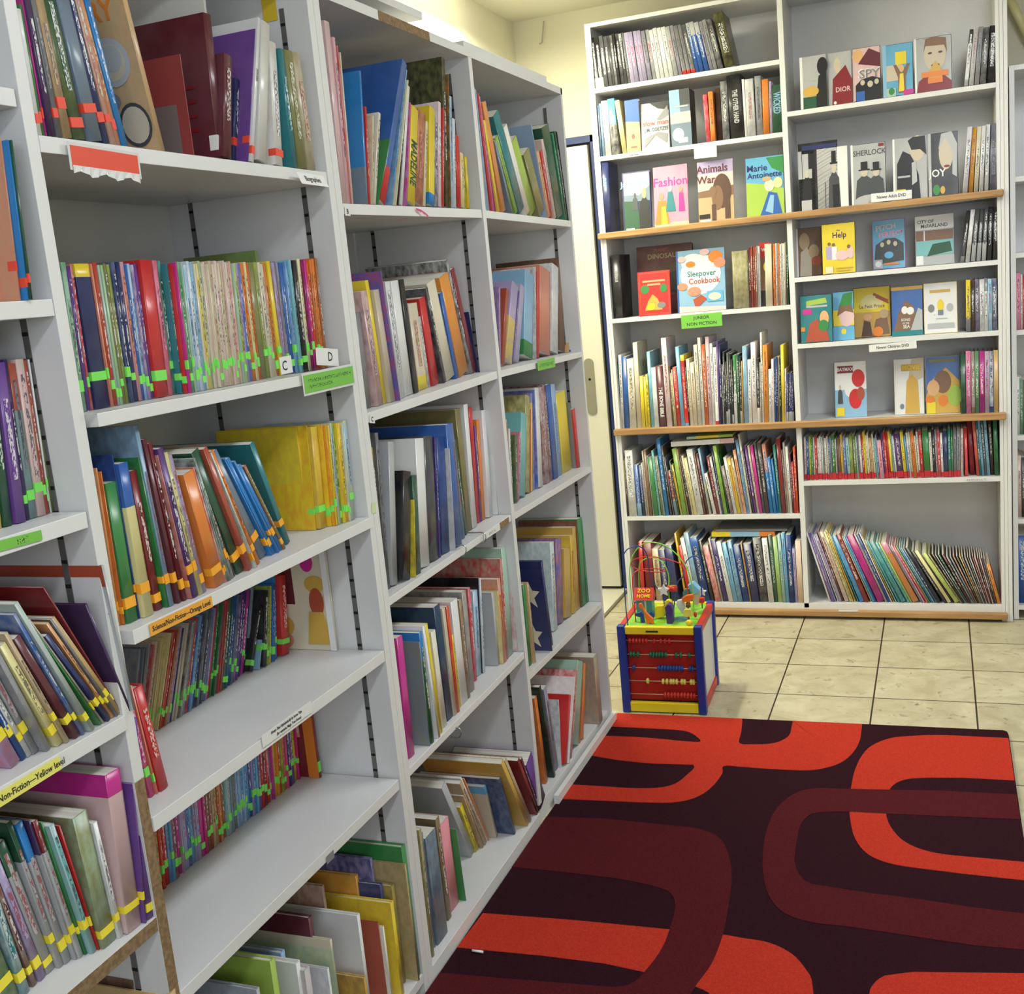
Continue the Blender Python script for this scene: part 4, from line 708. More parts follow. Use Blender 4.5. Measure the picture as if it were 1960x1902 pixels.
# DVDs, right column
face('dvd', S_['r1'], Zb, 180, 878, 392, 160, 458, .014, 'lg', [('r', 0, 0, .1, 1, 'wh'), ('e', .85, .78, .2, .17, 'bk'), ('p', [(.55, 0), (1, 0), (1, .7), (.7, .6)], 'bk'), ('e', .4, .32, .3, .1, 'gd'), ('r', .1, 0, .6, .22, 'dn'), ('t', 'WILD', .45, .52, .05, 'bg')], 'grey DVD with a dark figure at the left of the top DVD shelf', case='lg')
face('dvd', S_['r1'], Zb, 402, 848, 592, 387, 425, .014, 'lg', [('e', .4, .75, .14, .15, 'bg'), ('p', [(.2, .5), (.75, .74), (1, .45), (1, 0), (.15, 0)], 'dr'), ('t', 'DIOR', .62, .28, .13, 'lp', .9), ('e', .28, .04, .06, .03, 'wh')], 'DVD with a red dress and the word DIOR', case='lg')
face('dvd', S_['r1'], Zb, 598, 815, 822, 582, 388, .014, 'lp', [('e', .2, .85, .2, .12, 'po'), ('p', [(.2, .7), (.6, .97), (1, .85), (1, .6)], 'mr'), ('t', 'SPY', .58, .5, .24, 'wh', 1.1), ('t', 'SPY', .6, .49, .22, 'gy', 1.1), ('p', [(.1, 0), (1, 0), (1, .38), (.7, .44), (.3, .4), (.1, .3)], 'bk'), ('e', .62, .3, .1, .06, 'bg'), ('e', .85, .33, .08, .05, 'bg'), ('e', .35, .34, .08, .05, 'bg'), ('r', .12, 0, .42, .18, 'bl')], 'DVD titled SPY with a group in dark clothes')
face('dvd', S_['r1'], Zb, 838, 780, 1080, 818, 365, .014, 'sb', [('r', 0, 0, .12, 1, 'lb'), ('r', .12, .3, .6, .6, 'bg'), ('r', .42, .6, .78, .84, 'yl'), ('p', [(.35, .6), (.5, .35), (.5, .05), (.75, .05), (.75, .35), (.9, .6), (.8, .6), (.62, .42), (.45, .6)], 'br'), ('p', [(.52, .08), (.7, .08), (.68, .42), (.56, .42)], 'yl'), ('e', .62, .52, .08, .07, 'po'), ('r', .68, 0, 1, .1, 'mg'), ('r', .12, 0, .42, .16, 'mt'), ('e', .28, .1, .1, .07, 'gn')], 'blue DVD with a man raising both arms under a yellow square')
face('dvd', S_['r1'], Zb, 1092, 748, 1388, 1070, 312, .014, 'lg', [('r', 0, 0, .05, 1, 'wh'), ('p', [(.05, 0), (1, 0), (1, .14), (.75, .3), (.3, .3), (.1, .2)], 'dr'), ('e', .55, .66, .3, .3, 'bg'), ('p', [(.24, .72), (.3, .97), (.55, 1.0), (.85, .95), (.88, .68), (.8, .82), (.3, .84)], 'br'), ('e', .42, .7, .06, .02, 'db'), ('e', .7, .7, .06, .02, 'db'), ('e', .56, .47, .12, .03, 'br'), ('p', [(.35, .2), (.75, .2), (.7, .42), (.55, .55), (.42, .4)], 'gd'), ('r', .18, .26, .9, .36, 'or'), ('r', .35, .14, .75, .24, 'or')], 'DVD with a large pale face and orange lettering at the right of the top DVD shelf')
face('dvd', S_['r2'], Zb, 166, 1600, 480, 146, 1150, .014, 'bk', [('r', .1, .9, .98, .96, 'nv')], 'black DVD case standing behind two others at the left of the adult DVD ledge', ymax=.16)
face('dvd', S_['r2'], Zb, 165, 1618, 302, 140, 1212, .014, 'dg', [('r', 0, .55, .22, 1, 'lg'), ('r', .25, .55, .8, .95, 'lg'), ('r', .6, .7, 1, .95, 'bk')] + man(.5, .2, .5, 'bk', 'bg', None, .3) + [('r', .15, 0, .75, .2, 'lg')], 'grey DVD with a small man in a dark suit at the left of the adult DVD ledge')
face('dvd', S_['r2'], Zb, 312, 1602, 562, 296, 1188, .014, 'wh', man(.55, .02, .78, 'dg', 'bg', 'bk', .2) + [('r', .5, .0, .7, .4, 'bk'), ('r', .25, .05, .27, .45, 'dg')], 'white DVD with a man in black coat and top hat', case='lg')
face('dvd', S_['r2'], Zb, 585, 1572, 862, 562, 1160, .014, 'lg', [('r', 0, 0, .06, 1, 'wh'), ('t', 'SHERLOCK', .54, .85, .12, 'dg', .85), ('r', .8, .93, .96, .98, 'dr')] + man(.38, .1, .52, 'dg', 'bg', 'bk', .27) + man(.72, .1, .5, 'dg', 'bg', 'bk', .25) + [('e', .5, .08, .42, .1, 'lg')], 'DVD titled SHERLOCK with two men in hats')
face('dvd', S_['r2'], Zb, 918, 1520, 1192, 905, 1112, .014, 'lg', [('r', 0, 0, .06, 1, 'wh'), ('p', [(.1, 0), (.8, 0), (.75, .4), (.55, .72), (.3, .8), (.12, .6)], 'bk'), ('e', .72, .82, .22, .2, 'bg'), ('p', [(.45, .95), (.6, 1), (.95, 1), (.98, .7), (.8, .8), (.55, .8)], 'bk'), ('p', [(.55, .25), (.7, .3), (.68, .62), (.55, .6)], 'lg'), ('r', .14, .38, .5, .41, 'lg'), ('r', .08, .02, .36, .2, 'yl'), ('e', .22, .11, .09, .06, 'gd')], 'black and white DVD with a bowed man in a suit and a yellow mark', case='lg')
face('dvd', S_['r2'], Zb, 1200, 1492, 1438, 1190, 1068, .014, 'bk', [('r', 0, 0, .1, 1, 'lg'), ('e', .6, .68, .24, .25, 'bg'), ('p', [(.35, .75), (.45, .98), (.8, 1), (.98, .8), (.95, .3), (.8, .35), (.82, .7), (.6, .92)], 'lg'), ('e', .62, .48, .1, .02, 'dr'), ('t', 'JOY', .3, .38, .16, 'wh', .9), ('e', .26, .13, .12, .08, 'gn'), ('e', .47, .12, .08, .06, 'gd')], 'black DVD titled JOY with a pale face')
face('dvd', S_['r3'], Zd, 104, 640, 316, 90, 250, .014, 'br', [('r', 0, 0, .1, 1, 'wh'), ('e', .35, .72, .2, .18, 'tn'), ('p', [(.15, 0), (.6, 0), (.62, .4), (.45, .6), (.2, .5)], 'bg'), ('e', .7, .5, .2, .15, 'tn'), ('e', .8, .3, .2, .1, 'bd')], 'brown DVD with two people in profile at the left of the upper children shelf')
face('dvd', S_['r3'], Zd, 318, 626, 592, 304, 215, .014, 'yl', [('t', 'the', .5, .86, .05, 'dp'), ('t', 'Help', .53, .76, .16, 'dp', .9), ('r', .12, .3, .3, .55, 'lv'), ('e', .22, .6, .05, .035, 'br'), ('r', .3, .28, .45, .54, 'wh'), ('e', .35, .58, .05, .035, 'br'), ('e', .6, .36, .2, .1, 'lp'), ('e', .85, .4, .1, .12, 'lp'), ('e', .8, .52, .05, .04, 'br'), ('r', .1, .02, .32, .15, 'cr'), ('r', .4, .05, .85, .07, 'gd'), ('r', .4, .1, .9, .12, 'gd')], 'yellow DVD titled Help')
face('dvd', S_['r3'], Zd, 728, 578, 996, 715, 185, .014, 'sb', [('t', 'PITCH', .42, .84, .15, 'lp', .95, 6), ('t', 'PERFECT', .58, .7, .14, 'pk', .9, 4), ('p', [(.05, .1), (.95, .15), (.95, .5), (.7, .62), (.4, .62), (.1, .5)], 'dg'), ('e', .3, .5, .06, .05, 'bg'), ('e', .5, .54, .06, .05, 'bg'), ('e', .7, .5, .06, .05, 'bg'), ('e', .5, .28, .14, .07, 'sb'), ('r', .04, .02, .3, .2, 'lg'), ('e', .17, .11, .09, .06, 'wh'), ('r', .35, .08, .8, .12, 'or')], 'blue DVD titled PITCH PERFECT in a magenta case', case='mg')
face('dvd', S_['r3'], Zd, 1078, 541, 1392, 1088, 150, .014, 'lg', [('r', .0, .72, 1, 1, 'wh'), ('t', 'CITY OF', .27, .88, .09, 'dg', .95), ('t', 'McFARLAND', .5, .79, .1, 'dg', .92), ('r', .02, .5, .98, .7, 'br'), ('r', .22, .5, .25, .7, 'wh'), ('r', .02, .2, .98, .49, 'aq'), ('p', [(.3, .18), (.95, .25), (.9, .45), (.45, .42)], 'dn'), ('r', 0, 0, 1, .17, 'lg'), ('r', .02, .02, .2, .2, 'wh')], 'DVD titled CITY OF McFARLAND with runners', case='lg')
face('dvd', S_['r4'], Zd, 142, 1188, 404, 122, 800, .014, 'tl', [('p', [(.2, .88), (.8, .93), (.85, .82), (.2, .78)], 'lm'), ('r', .2, .74, .85, .78, 'lg'), ('r', .08, .6, .36, .71, 'mg'), ('p', [(.15, .02), (.9, .02), (.8, .3), (.5, .5), (.3, .4)], 'bd'), ('e', .75, .5, .14, .16, 'po'), ('e', .72, .35, .16, .12, 'gn'), ('r', .02, .25, .14, .34, 'or')], 'teal children DVD with a pink price sticker')
face('dvd', S_['r4'], Zd, 408, 1162, 580, 392, 768, .014, 'sb', [('r', .02, .3, 1, .62, 'yl'), ('p', [(.3, .7), (.9, .7), (.95, .98), (.5, .95)], 'gn'), ('e', .65, .48, .36, .2, 'lp'), ('p', [(.2, .5), (.3, .7), (.9, .72), (.98, .55), (.6, .6)], 'br'), ('r', 0, 0, 1, .28, 'sb'), ('e', .5, .18, .12, .06, 'yl')], 'narrow blue and yellow children DVD with a brown-haired child')
face('dvd', S_['r4'], Zd, 576, 1140, 878, 562, 735, .014, 'gd', [('r', .02, .5, .98, .98, 'yl'), ('e', .5, .7, .3, .15, 'py'), ('t', 'Le Petit Prince', .5, .61, .10, 'br', .82), ('p', [(.55, .88), (.95, .72), (.93, .68), (.53, .83)], 'bd'), ('p', [(.62, .82), (.96, .67), (.94, .64), (.6, .78)], 'bd'), ('p', [(.2, .02), (.5, .02), (.45, .3), (.28, .34)], 'db'), ('e', .37, .4, .12, .07, 'po'), ('p', [(.5, .02), (.95, .05), (.9, .4), (.6, .35)], 'br'), ('e', .82, .45, .13, .09, 'tn'), ('e', .65, .1, .14, .1, 'or')], 'golden DVD titled Le Petit Prince with a red plane')
face('dvd', S_['r4'], Zd, 884, 1126, 1140, 868, 730, .014, 'bl', [('r', 0, .93, 1, 1, 'gd'), ('p', [(.05, .08), (.95, .08), (.7, .6), (.45, .72), (.25, .5)], 'br'), ('p', [(.6, .1), (.98, .1), (.98, .5), (.85, .55)], 'lg'), ('e', .42, .52, .1, .08, 'wh'), ('e', .6, .5, .12, .08, 'wh'), ('t', 'SONG', .45, .32, .08, 'wh', .8), ('t', 'OF THE', .45, .25, .05, 'wh', .8), ('t', 'SEA', .47, .18, .1, 'wh', .8), ('r', 0, 0, 1, .1, 'tl')], 'blue DVD titled SONG OF THE SEA with a dark rock')
face('dvd', S_['r4'], Zd, 1148, 1108, 1420, 1136, 698, .014, 'wh', [('r', .18, .8, .8, .86, 'gd'), ('r', .3, .36, .34, .37, 'gy'), ('r', .35, .28, .7, .3, 'lg'), ('e', .22, .5, .1, .08, 'gy'), ('e', .5, .55, .1, .12, 'yl'), ('e', .78, .5, .1, .08, 'lg'), ('r', .42, .36, .58, .46, 'sg'), ('r', .1, .1, .9, .2, 'lg')], 'white DVD with small round shapes in a bright yellow case', case='yl')
face('dvd', S_['r5'], Zd, 418, 1725, 680, 398, 1345, .014, 'lb', [('r', .02, .5, 1, 1, 'wh'), ('r', .02, .0, 1, .5, 'lb'), ('r', .1, .8, .6, .93, 'dr'), ('t', 'BAYMAX', .35, .865, .09, 'wh', .8), ('e', .5, .5, .18, .14, 'wh'), ('e', .75, .7, .2, .16, 'rd'), ('e', .65, .33, .2, .18, 'rd'), ('e', .82, .42, .12, .12, 'bd'), ('r', .06, .03, .3, .18, 'yl')] + man(.18, .25, .35, 'dg', 'bg', None, .08), 'white and blue DVD with round red shapes standing alone on the lowest ledge')
face('dvd', S_['r5'], Zd, 906, 1705, 1148, 896, 1318, .014, 'wh', [('r', 0, 0, .08, 1, 'of'), ('p', [(.45, .55), (1, .65), (1, 1), (.6, 1)], 'bg'), ('r', .25, .78, .9, .9, 'gd'), ('t', 'MOVIE', .58, .84, .12, 'yl', .9), ('p', [(.35, .02), (.85, .02), (.8, .6), (.6, .72), (.42, .6)], 'gd'), ('e', .25, .15, .07, .05, 'sg')], 'white and golden DVD with the word MOVIE on the lowest ledge', case='lg')
face('dvd', S_['r5'], Zd, 1162, 1688, 1440, 1136, 1300, .014, 'bl', [('p', [(0, .0), (1, 0), (1, .55), (.6, .8), (.2, .6), (0, .3)], 'gd'), ('e', .5, .55, .25, .2, 'br'), ('e', .22, .45, .18, .14, 'po'), ('e', .85, .3, .2, .18, 'lm'), ('e', .5, .22, .14, .1, 'or'), ('r', .1, .9, .9, .95, 'ol'), ('r', .02, .0, .28, .2, 'yl'), ('e', .12, .25, .14, .06, 'or')], 'blue DVD with crowded golden animals on the lowest ledge', case='lg')
# books lying flat on top of a row
def flatbook(z, x0, x1, y, d, t, segs, label, rz=0):
    e = empty('book', (x0, y, z)); BOOKS.append(e); e.rotation_euler = (0, rz, 0); W_ = x1 - x0; mb = MB(); a = 0
    for w_, c in segs:
        b_ = a + w_ * W_; m = cmat(c); mb.box(a, b_, 0, d, 0, .0016, m); mb.box(a, b_, 0, d, t - .0016, t, m); mb.box(a, b_, 0, .0016, .0016, t - .0016, m); a = b_
    mb.build('cover', e); g = MB(); g.box(.002, W_ - .002, .002, d - .003, .002, t - .002, PAGE); g.build('pages', e); tag(e, label, 'book', 'books lying flat on top of a row'); return e
def flp(zoom, u0, v0, u1): a = on(zoom[0] + u0 / zoom[2], zoom[1] + v0 / zoom[2], 1, YB + .02); b_ = on(zoom[0] + u1 / zoom[2], zoom[1] + v0 / zoom[2], 1, YB + .02); return a, b_
a, b_ = flp(Ze, 640, 1212, 1215); flatbook(a.z, a.x, b_.x, YB + .02, .16, .019, [(.78, 'wh'), (.22, 'lp')], 'white book lying flat on the row below the middle ledge', R(-1.5))
a2, b2 = flp(Ze, 780, 1158, 1200); flatbook(a.z + .026, a2.x, b2.x, YB + .025, .15, .010, [(.2, 'mt'), (.5, 'yl'), (.3, 'lm')], 'thin lime and yellow book lying on the flat white one', R(-1.5))
a, b_ = flp(Zg, 1003, 282, 1525); flatbook(a.z - .004, a.x, b_.x, YB + .02, .16, .018, [(.3, 'yl'), (.46, 'lb'), (.24, 'or')], 'yellow, blue and orange book lying flat on the bottom left row', 0)
a2, b2 = flp(Zg, 1030, 215, 1625); flatbook(a.z + .0155, a2.x, b2.x, YB + .03, .16, .008, [(1, 'gy')], 'thin grey book lying on the yellow, blue and orange one', 0)
# ---------------------------------------------------------------- rug
def pile(name, c1, c2):
    m = noisy(name, c1, c2, (350, 350, 350), .35, .65, .95, 2, 'Object', .6); m.node_tree.nodes['Principled BSDF'].inputs['Specular IOR Level'].default_value = .12; return m
RBASE = pile('rug dark aubergine pile', (.018, .0035, .007), (.032, .006, .012)); RMID = pile('rug maroon pile', (.065, .007, .010), (.095, .010, .015)); ROR = pile('rug orange-red pile', (.42, .028, .014), (.54, .042, .022))
rug = MB()
def rpt(a, b, z): p = on(800 + a / 1.69, 1340 + b / 1.69, 2, z); return (min(max(p.x, .0035), 1.158), p.y)
back = lambda x: 1.478 + .022 * x / 1.16
out = [(.0035, -2.35), (1.16, -2.35), (1.16, 1.47), (1.157, 1.492), (1.148, 1.5), (1.13, back(1.13)), (.0035, back(0))]
rug.prism(out, .0005, .0120, RBASE)
def smooth_poly(pts, n=4):
    """Catmull-Rom through the corner list so bands have round shoulders"""
    P = [Vector((a, b, 0)) for a, b in pts]; N = len(P); o = []
    for i in range(N):
        p0, p1, p2, p3 = P[i - 1], P[i], P[(i + 1) % N], P[(i + 2) % N]
        L_ = (p2 - p1).length
        if L_ > 130: o.append((p1.x, p1.y)); continue
        for k in range(n):
            t = k / n; q_ = .5 * ((2 * p1) + (p2 - p0) * t + (2 * p0 - 5 * p1 + 4 * p2 - p3) * t * t + (3 * p1 - p0 - 3 * p2 + p3) * t ** 3)
            o.append((q_.x, q_.y) if (p0 - p1).length < 220 and (p3 - p2).length < 220 else ((p1 * (1 - t) + p2 * t).x, (p1 * (1 - t) + p2 * t).y))
    return o
def band(pts, z, m):
    Q = [rpt(a, b, z) for a, b in smooth_poly(pts)]
    ar = sum(Q[i][0] * Q[(i + 1) % len(Q)][1] - Q[(i + 1) % len(Q)][0] * Q[i][1] for i in range(len(Q)))
    if ar < 0: Q = Q[::-1]
    c = []
    for q_ in Q:
        q_ = (q_[0], min(q_[1], back(q_[0]) - .001))
        if not c or (abs(q_[0] - c[-1][0]) + abs(q_[1] - c[-1][1])) > 5e-4: c.append(q_)
    rug.prism(c, .0118, z, m)
band([(600, 66), (632, 30), (1052, 40), (1046, 100), (1040, 138), (1085, 142), (1140, 140), (1180, 128), (1205, 105), (1218, 40), (1440, 50), (1432, 120), (1410, 165), (1370, 200), (1310, 220), (1250, 226), (1150, 222), (1060, 216), (990, 212), (985, 235), (960, 270), (925, 300), (880, 320), (820, 330), (740, 330), (640, 326), (430, 316), (470, 270), (600, 278), (700, 284), (780, 282), (830, 270), (865, 245), (890, 208), (760, 204), (640, 192), (510, 174), (560, 112), (700, 118), (800, 126), (860, 132), (912, 134), (905, 120), (880, 104), (840, 96), (740, 90), (580, 82)], .0128, ROR)
band([(1912, 122), (1700, 112), (1600, 115), (1530, 122), (1470, 145), (1435, 180), (1412, 230), (1400, 290), (1395, 350), (1405, 420), (1425, 465), (1460, 500), (1520, 525), (1600, 540), (1760, 560), (2100, 595), (2100, 535), (1850, 512), (1720, 500), (1640, 485), (1580, 460), (1545, 430), (1520, 390), (1512, 340), (1520, 300), (1540, 272), (1580, 255), (1650, 250), (1760, 250), (2100, 270), (2100, 130)], .0128, ROR)
band([(2100, 316), (1700, 292), (1400, 286), (1300, 284), (1240, 292), (1190, 320), (1150, 365), (1125, 430), (1115, 500), (1118, 570), (1140, 640), (1190, 690), (1280, 718), (1400, 732), (1600, 762), (1800, 792), (2200, 832), (2200, 715), (1800, 670), (1600, 640), (1440, 620), (1330, 602), (1270, 592), (1235, 565), (1218, 520), (1225, 460), (1235, 410), (1260, 375), (1300, 362), (1400, 360), (1600, 370), (2100, 396)], .0133, RMID)
band([(210, 688), (500, 710), (830, 742), (800, 800), (740, 880), (600, 850), (400, 825), (120, 798)], .0128, ROR)
band([(370, 372), (600, 382), (760, 398), (880, 410), (940, 425), (980, 450), (1005, 500), (1015, 570), (1005, 660), (985, 760), (950, 850), (900, 920), (850, 1000), (-60, 1000), (70, 880), (300, 900), (520, 918), (630, 926), (690, 915), (735, 875), (790, 800), (820, 720), (832, 660), (815, 622), (760, 600), (640, 575), (480, 556), (280, 536)], .0133, RMID)
band([(955, 762), (1060, 770), (1140, 785), (1210, 820), (1255, 870), (1275, 910), (1285, 1000), (990, 1000), (940, 945), (885, 912), (935, 850)], .0128, ROR)
band([(1455, 1000), (1462, 935), (1510, 890), (1600, 878), (2200, 905), (2200, 1000)], .0128, ROR)
rg = rug.build('rug'); rg['label'] = 'large rug with orange, maroon and aubergine curved bands'; rg['category'] = 'rug'
p = on(904, 1821, 2, .0135); p2 = on(925, 1824, 2, .0135)
t = MB(); t.cyl((p.x, p.y, .0165), (p2.x, p2.y, .0165), .0026, .0026, flat('white chalk', (.85, .85, .82), .7), 8); tag(t.build('chalk_stick'), 'tiny white stick lying on the dark band of the rug', 'stick')

# ---------------------------------------------------------------- activity cube
CB = {k: flat('toy ' + k, v, .35) for k, v in {'blue': (.012, .035, .25), 'red': (.55, .03, .02), 'yellow': (.80, .62, .02), 'green': (.22, .58, .05), 'white': (.72, .74, .76), 'dred': (.40, .018, .012), 'bgreen': (.01, .13, .06), 'byellow': (.70, .62, .12), 'orange': (.80, .16, .02), 'purple': (.06, .03, .20), 'lblue': (.22, .50, .75), 'teal': (.07, .24, .28), 'wood': (.55, .45, .28), 'bblue': (.01, .06, .28)}.items()}
Wc, Dc, Hc = .274, .290, .292
toy = tag(empty('activity_cube', (.011, 1.512, 0)), 'colourful wooden activity cube with bead wires and an abacus front, standing at the rug edge', 'toy'); toy.rotation_euler = (0, 0, R(2.2))
PW = .026
for x in (0, Wc - PW):
    for y in (0, Dc - PW):
        m = MB(); m.box(x, x + PW, y, y + PW, 0, Hc + .003, CB['blue']); m.build('corner_post', toy, bevel=.004)
for y in (.003, Dc - PW + .003):
    for z0, z1 in ((Hc - .026, Hc), (.004, .036)):
        m = MB(); m.box(PW, Wc - PW, y, y + .018, z0, z1, CB['yellow']); m.build('rail', toy, bevel=.003)
for x in (.003, Wc - PW + .003):
    for z0, z1 in ((Hc - .026, Hc), (.004, .036)):
        m = MB(); m.box(x, x + .020, PW, Dc - PW, z0, z1, CB['red']); m.build('rail', toy, bevel=.003)
m = MB(); m.box(PW, Wc - PW, .030, .036, .036, Hc - .026, CB['dred']); m.build('front_panel', toy)
for x in (.009, Wc - .015): m = MB(); m.box(x, x + .006, PW, Dc - PW, .036, Hc - .026, CB['white']); m.build('side_panel', toy)
m = MB(); m.box(PW, Wc - PW, Dc - .014, Dc - .009, .036, Hc - .026, CB['wood']); m.build('rear_panel', toy)
m = MB(); m.box(.022, Wc - .022, .020, Dc - .022, Hc - .014, Hc - .004, noisy('toy top print', (.18, .50, .03), (.30, .64, .08), (30, 30, 30), .4, .6, .35))
for cx, cy, r_, c in ((.10, .07, .022, 'green'), (.19, .10, .028, 'teal'), (.07, .15, .02, 'lblue')): m.cyl((cx, cy, Hc - .004), (cx, cy, Hc - .0035), r_, r_, CB[c], 14)
m.build('top_board', toy)
m = MB(); m.box(.095, .135, .0022, .0031, Hc - .018, Hc - .012, flat('black print', (.02, .03, .02), .5)); m.build('maker_mark', toy)
# abacus: five rods, beads placed as in the photo (fraction along the rod)
rows = [('red', .242, [.03, .085, .135, .185, .235, .285, .41, .51, .575, .64]), ('bgreen', .195, [.03, .075, .14, .34, .385, .43, .475, .52, .57, .73, .80, .93]), ('bblue', .150, [.06, .45, .50, .545, .59, .635, .68, .725, .77, .81, .93, .975]), ('byellow', .105, [.26, .50, .56, .62, .66, .71, .79, .83, .93, .97]), ('red', .060, [.52, .57, .62, .67, .72, .77, .82, .87, .92, .97])]
Lr = Wc - 2 * PW
for c, z, fr_ in rows:
    m = MB(); m.cyl((PW, .017, z), (Wc - PW, .017, z), .0016, .0016, CB['wood'], 8); m.build('abacus_rod', toy)
    for f_ in fr_:
        x = PW + .006 + f_ * (Lr - .012); m = MB(); m.cyl((x - .0042, .017, z), (x - .0018, .017, z), .0075, .0098, CB[c], 14); m.cyl((x - .0018, .017, z), (x + .0018, .017, z), .0098, .0098, CB[c], 14); m.cyl((x + .0018, .017, z), (x + .0042, .017, z), .0098, .0075, CB[c], 14); m.build('bead', toy)
TI = toy.matrix_basis.inverted() if False else (Matrix.Translation(toy.location) @ Matrix.Rotation(toy.rotation_euler.z, 4, 'Z')).inverted()
def tp_(u, v, yl):                                  # pixel of the toy zoom -> point in cube coordinates on the plane y = yl
    o_ = TI @ CAM; d_ = (TI @ on(1170 + u / 5.09, 1020 + v / 5.09, 1, 1.6)) - o_; k_ = (yl - o_.y) / d_.y; return o_ + d_ * k_
def spline(P, n=8):
    P = [Vector(p) for p in P]; o = []
    for i in range(len(P) - 1):
        p0 = P[max(i - 1, 0)]; p1 = P[i]; p2 = P[i + 1]; p3 = P[min(i + 2, len(P) - 1)]
        for k in range(n):
            t = k / n; o.append(.5 * ((2 * p1) + (p2 - p0) * t + (2 * p0 - 5 * p1 + 4 * p2 - p3) * t * t + (3 * p1 - p0 - 3 * p2 + p3) * t ** 3))
    o.append(P[-1]); return o
def wire(pts, c, r=.0019):
    P = [tp_(u, v, y) for u, v, y in pts]
    for k_ in (0, -1): P[k_].z = Hc - .006
    m = MB(); m.tube(spline(P), r, CB[c], 8); m.build('bead_wire', toy)
wire([(160, 872, .03), (140, 700, .03), (125, 450, .03), (112, 260, .03), (150, 165, .035), (240, 128, .05), (315, 155, .065), (355, 240, .08), (370, 360, .09), (395, 450, .10), (440, 530, .11), (500, 590, .13), (520, 700, .14)], 'bblue')
wire([(200, 600, .24), (180, 400, .24), (205, 230, .23), (290, 120, .22), (400, 90, .2), (530, 125, .19), (640, 210, .18), (710, 300, .17), (760, 400, .16), (790, 540, .15), (800, 700, .15)], 'green')
wire([(265, 560, .20), (270, 350, .20), (310, 265, .19), (400, 238, .18), (480, 270, .17), (530, 330, .16), (560, 430, .16), (560, 560, .15), (570, 700, .15)], 'green')
wire([(232, 770, .07), (215, 600, .07), (208, 440, .08), (240, 375, .09), (330, 350, .11), (440, 348, .13), (525, 358, .14), (480, 380, .15), (300, 365, .16), (205, 320, .16), (215, 265, .15), (290, 240, .14), (420, 232, .12), (560, 260, .11), (670, 300, .10), (715, 370, .09), (735, 480, .08), (742, 620, .08), (745, 780, .08)], 'red')
wire([(600, 640, .20), (640, 500, .20), (700, 420, .20), (705, 350, .21), (735, 270, .22), (800, 225, .22), (860, 250, .22), (880, 330, .22), (880, 520, .22), (880, 640, .22)], 'bblue')
def block(name, u, v, y, fn): m = MB(); c = tp_(u, v, y); c.z = Hc - .004; fn(m, c); return m.build(name, toy, normals='calc')
def fig(name, pts, y, th, c, extra=None):
    """flat cut-out wooden figure whose outline is read at depth y of the cube, standing on the top board"""
    P = [tp_(u, v, y) for u, v in pts]; zmin = min(p_.z for p_ in P); dz = (Hc - .0045) - zmin if zmin < Hc + .012 else 0
    m = MB(); A = [m.bm.verts.new((p_.x, y, p_.z + dz)) for p_ in P]; B_ = [m.bm.verts.new((p_.x, y + th, p_.z + dz)) for p_ in P]; n = len(P); k_ = m.mi(CB[c])
    for i in range(n): m.bm.faces.new((A[i], A[(i + 1) % n], B_[(i + 1) % n], B_[i])).material_index = k_
    m.bm.faces.new(A).material_index = k_; m.bm.faces.new(B_[::-1]).material_index = k_
    return m.build(name, toy, normals='calc', bevel=.001)
def house(m, c):
    m.box(c.x - .030, c.x + .022, c.y, c.y + .045, c.z, c.z + .052, CB['teal']); m.box(c.x - .002, c.x + .004, c.y - .003, c.y, c.z, c.z + .05, CB['wood'])
    z = c.z + .052
    a = [(c.x - .036, c.y - .006, z), (c.x + .028, c.y - .006, z), (c.x + .028, c.y + .051, z), (c.x - .036, c.y + .051, z)]; r0, r1 = (c.x - .036, c.y + .0225, z + .036), (c.x + .028, c.y + .0225, z + .036)
    k = CB['red']; m.face([a[0], a[1], r1, r0], k); m.face([a[2], a[3], r0, r1], k); m.face([a[1], a[2], r1], k); m.face([a[3], a[0], r0], k); m.face(a[::-1], k)
    mm = Matrix.Translation((c.x - .004, c.y + .0065, z + .019)) @ Matrix.Rotation(math.atan2(.036, .0285), 4, 'X')
    m.text('ZOO', mm @ Matrix.Translation((0, .011, .0008)), .019, CB['yellow']); m.text('HOME', mm @ Matrix.Translation((0, -.008, .0008)), .016, CB['yellow'])
c = tp_(330, 690, .14); c.z = Hc - .004
m = MB(); house(m, c); m.build('toy_house', toy)
fig('toy_giraffe', [(345, 870), (325, 800), (305, 730), (262, 700), (265, 675), (290, 668), (320, 740), (360, 780), (405, 820), (410, 868), (390, 868), (375, 845), (368, 868)], .045, .012, 'orange')
fig('toy_elephant', [(285, 862), (280, 810), (240, 800), (228, 775), (275, 765), (290, 755), (310, 790), (325, 862)], .06, .012, 'bblue')
fig('toy_tree', [(375, 800), (365, 760), (360, 735), (385, 720), (412, 738), (415, 770), (400, 800)], .09, .012, 'bblue')
fig('toy_block', [(425, 800), (420, 690), (440, 675), (505, 672), (520, 700), (515, 775), (460, 790)], .10, .02, 'yellow')
fig('toy_bus', [(540, 862), (528, 760), (520, 700), (545, 675), (580, 680), (598, 730), (598, 860)], .05, .03, 'purple')
m = MB(); a_ = tp_(555, 690, .085); m.cyl((a_.x, .085, a_.z), (a_.x, .105, a_.z), .012, .012, CB['yellow'], 16); m.cyl((a_.x, .093, Hc - .005), (a_.x, .097, a_.z), .002, .002, CB['wood'], 8); m.build('toy_sun', toy)
fig('toy_horse', [(690, 785), (665, 750), (630, 700), (640, 660), (680, 650), (715, 680), (720, 730), (700, 785)], .09, .012, 'white')
fig('toy_tree', [(700, 815), (695, 775), (715, 745), (775, 745), (785, 775), (790, 815)], .05, .014, 'byellow')
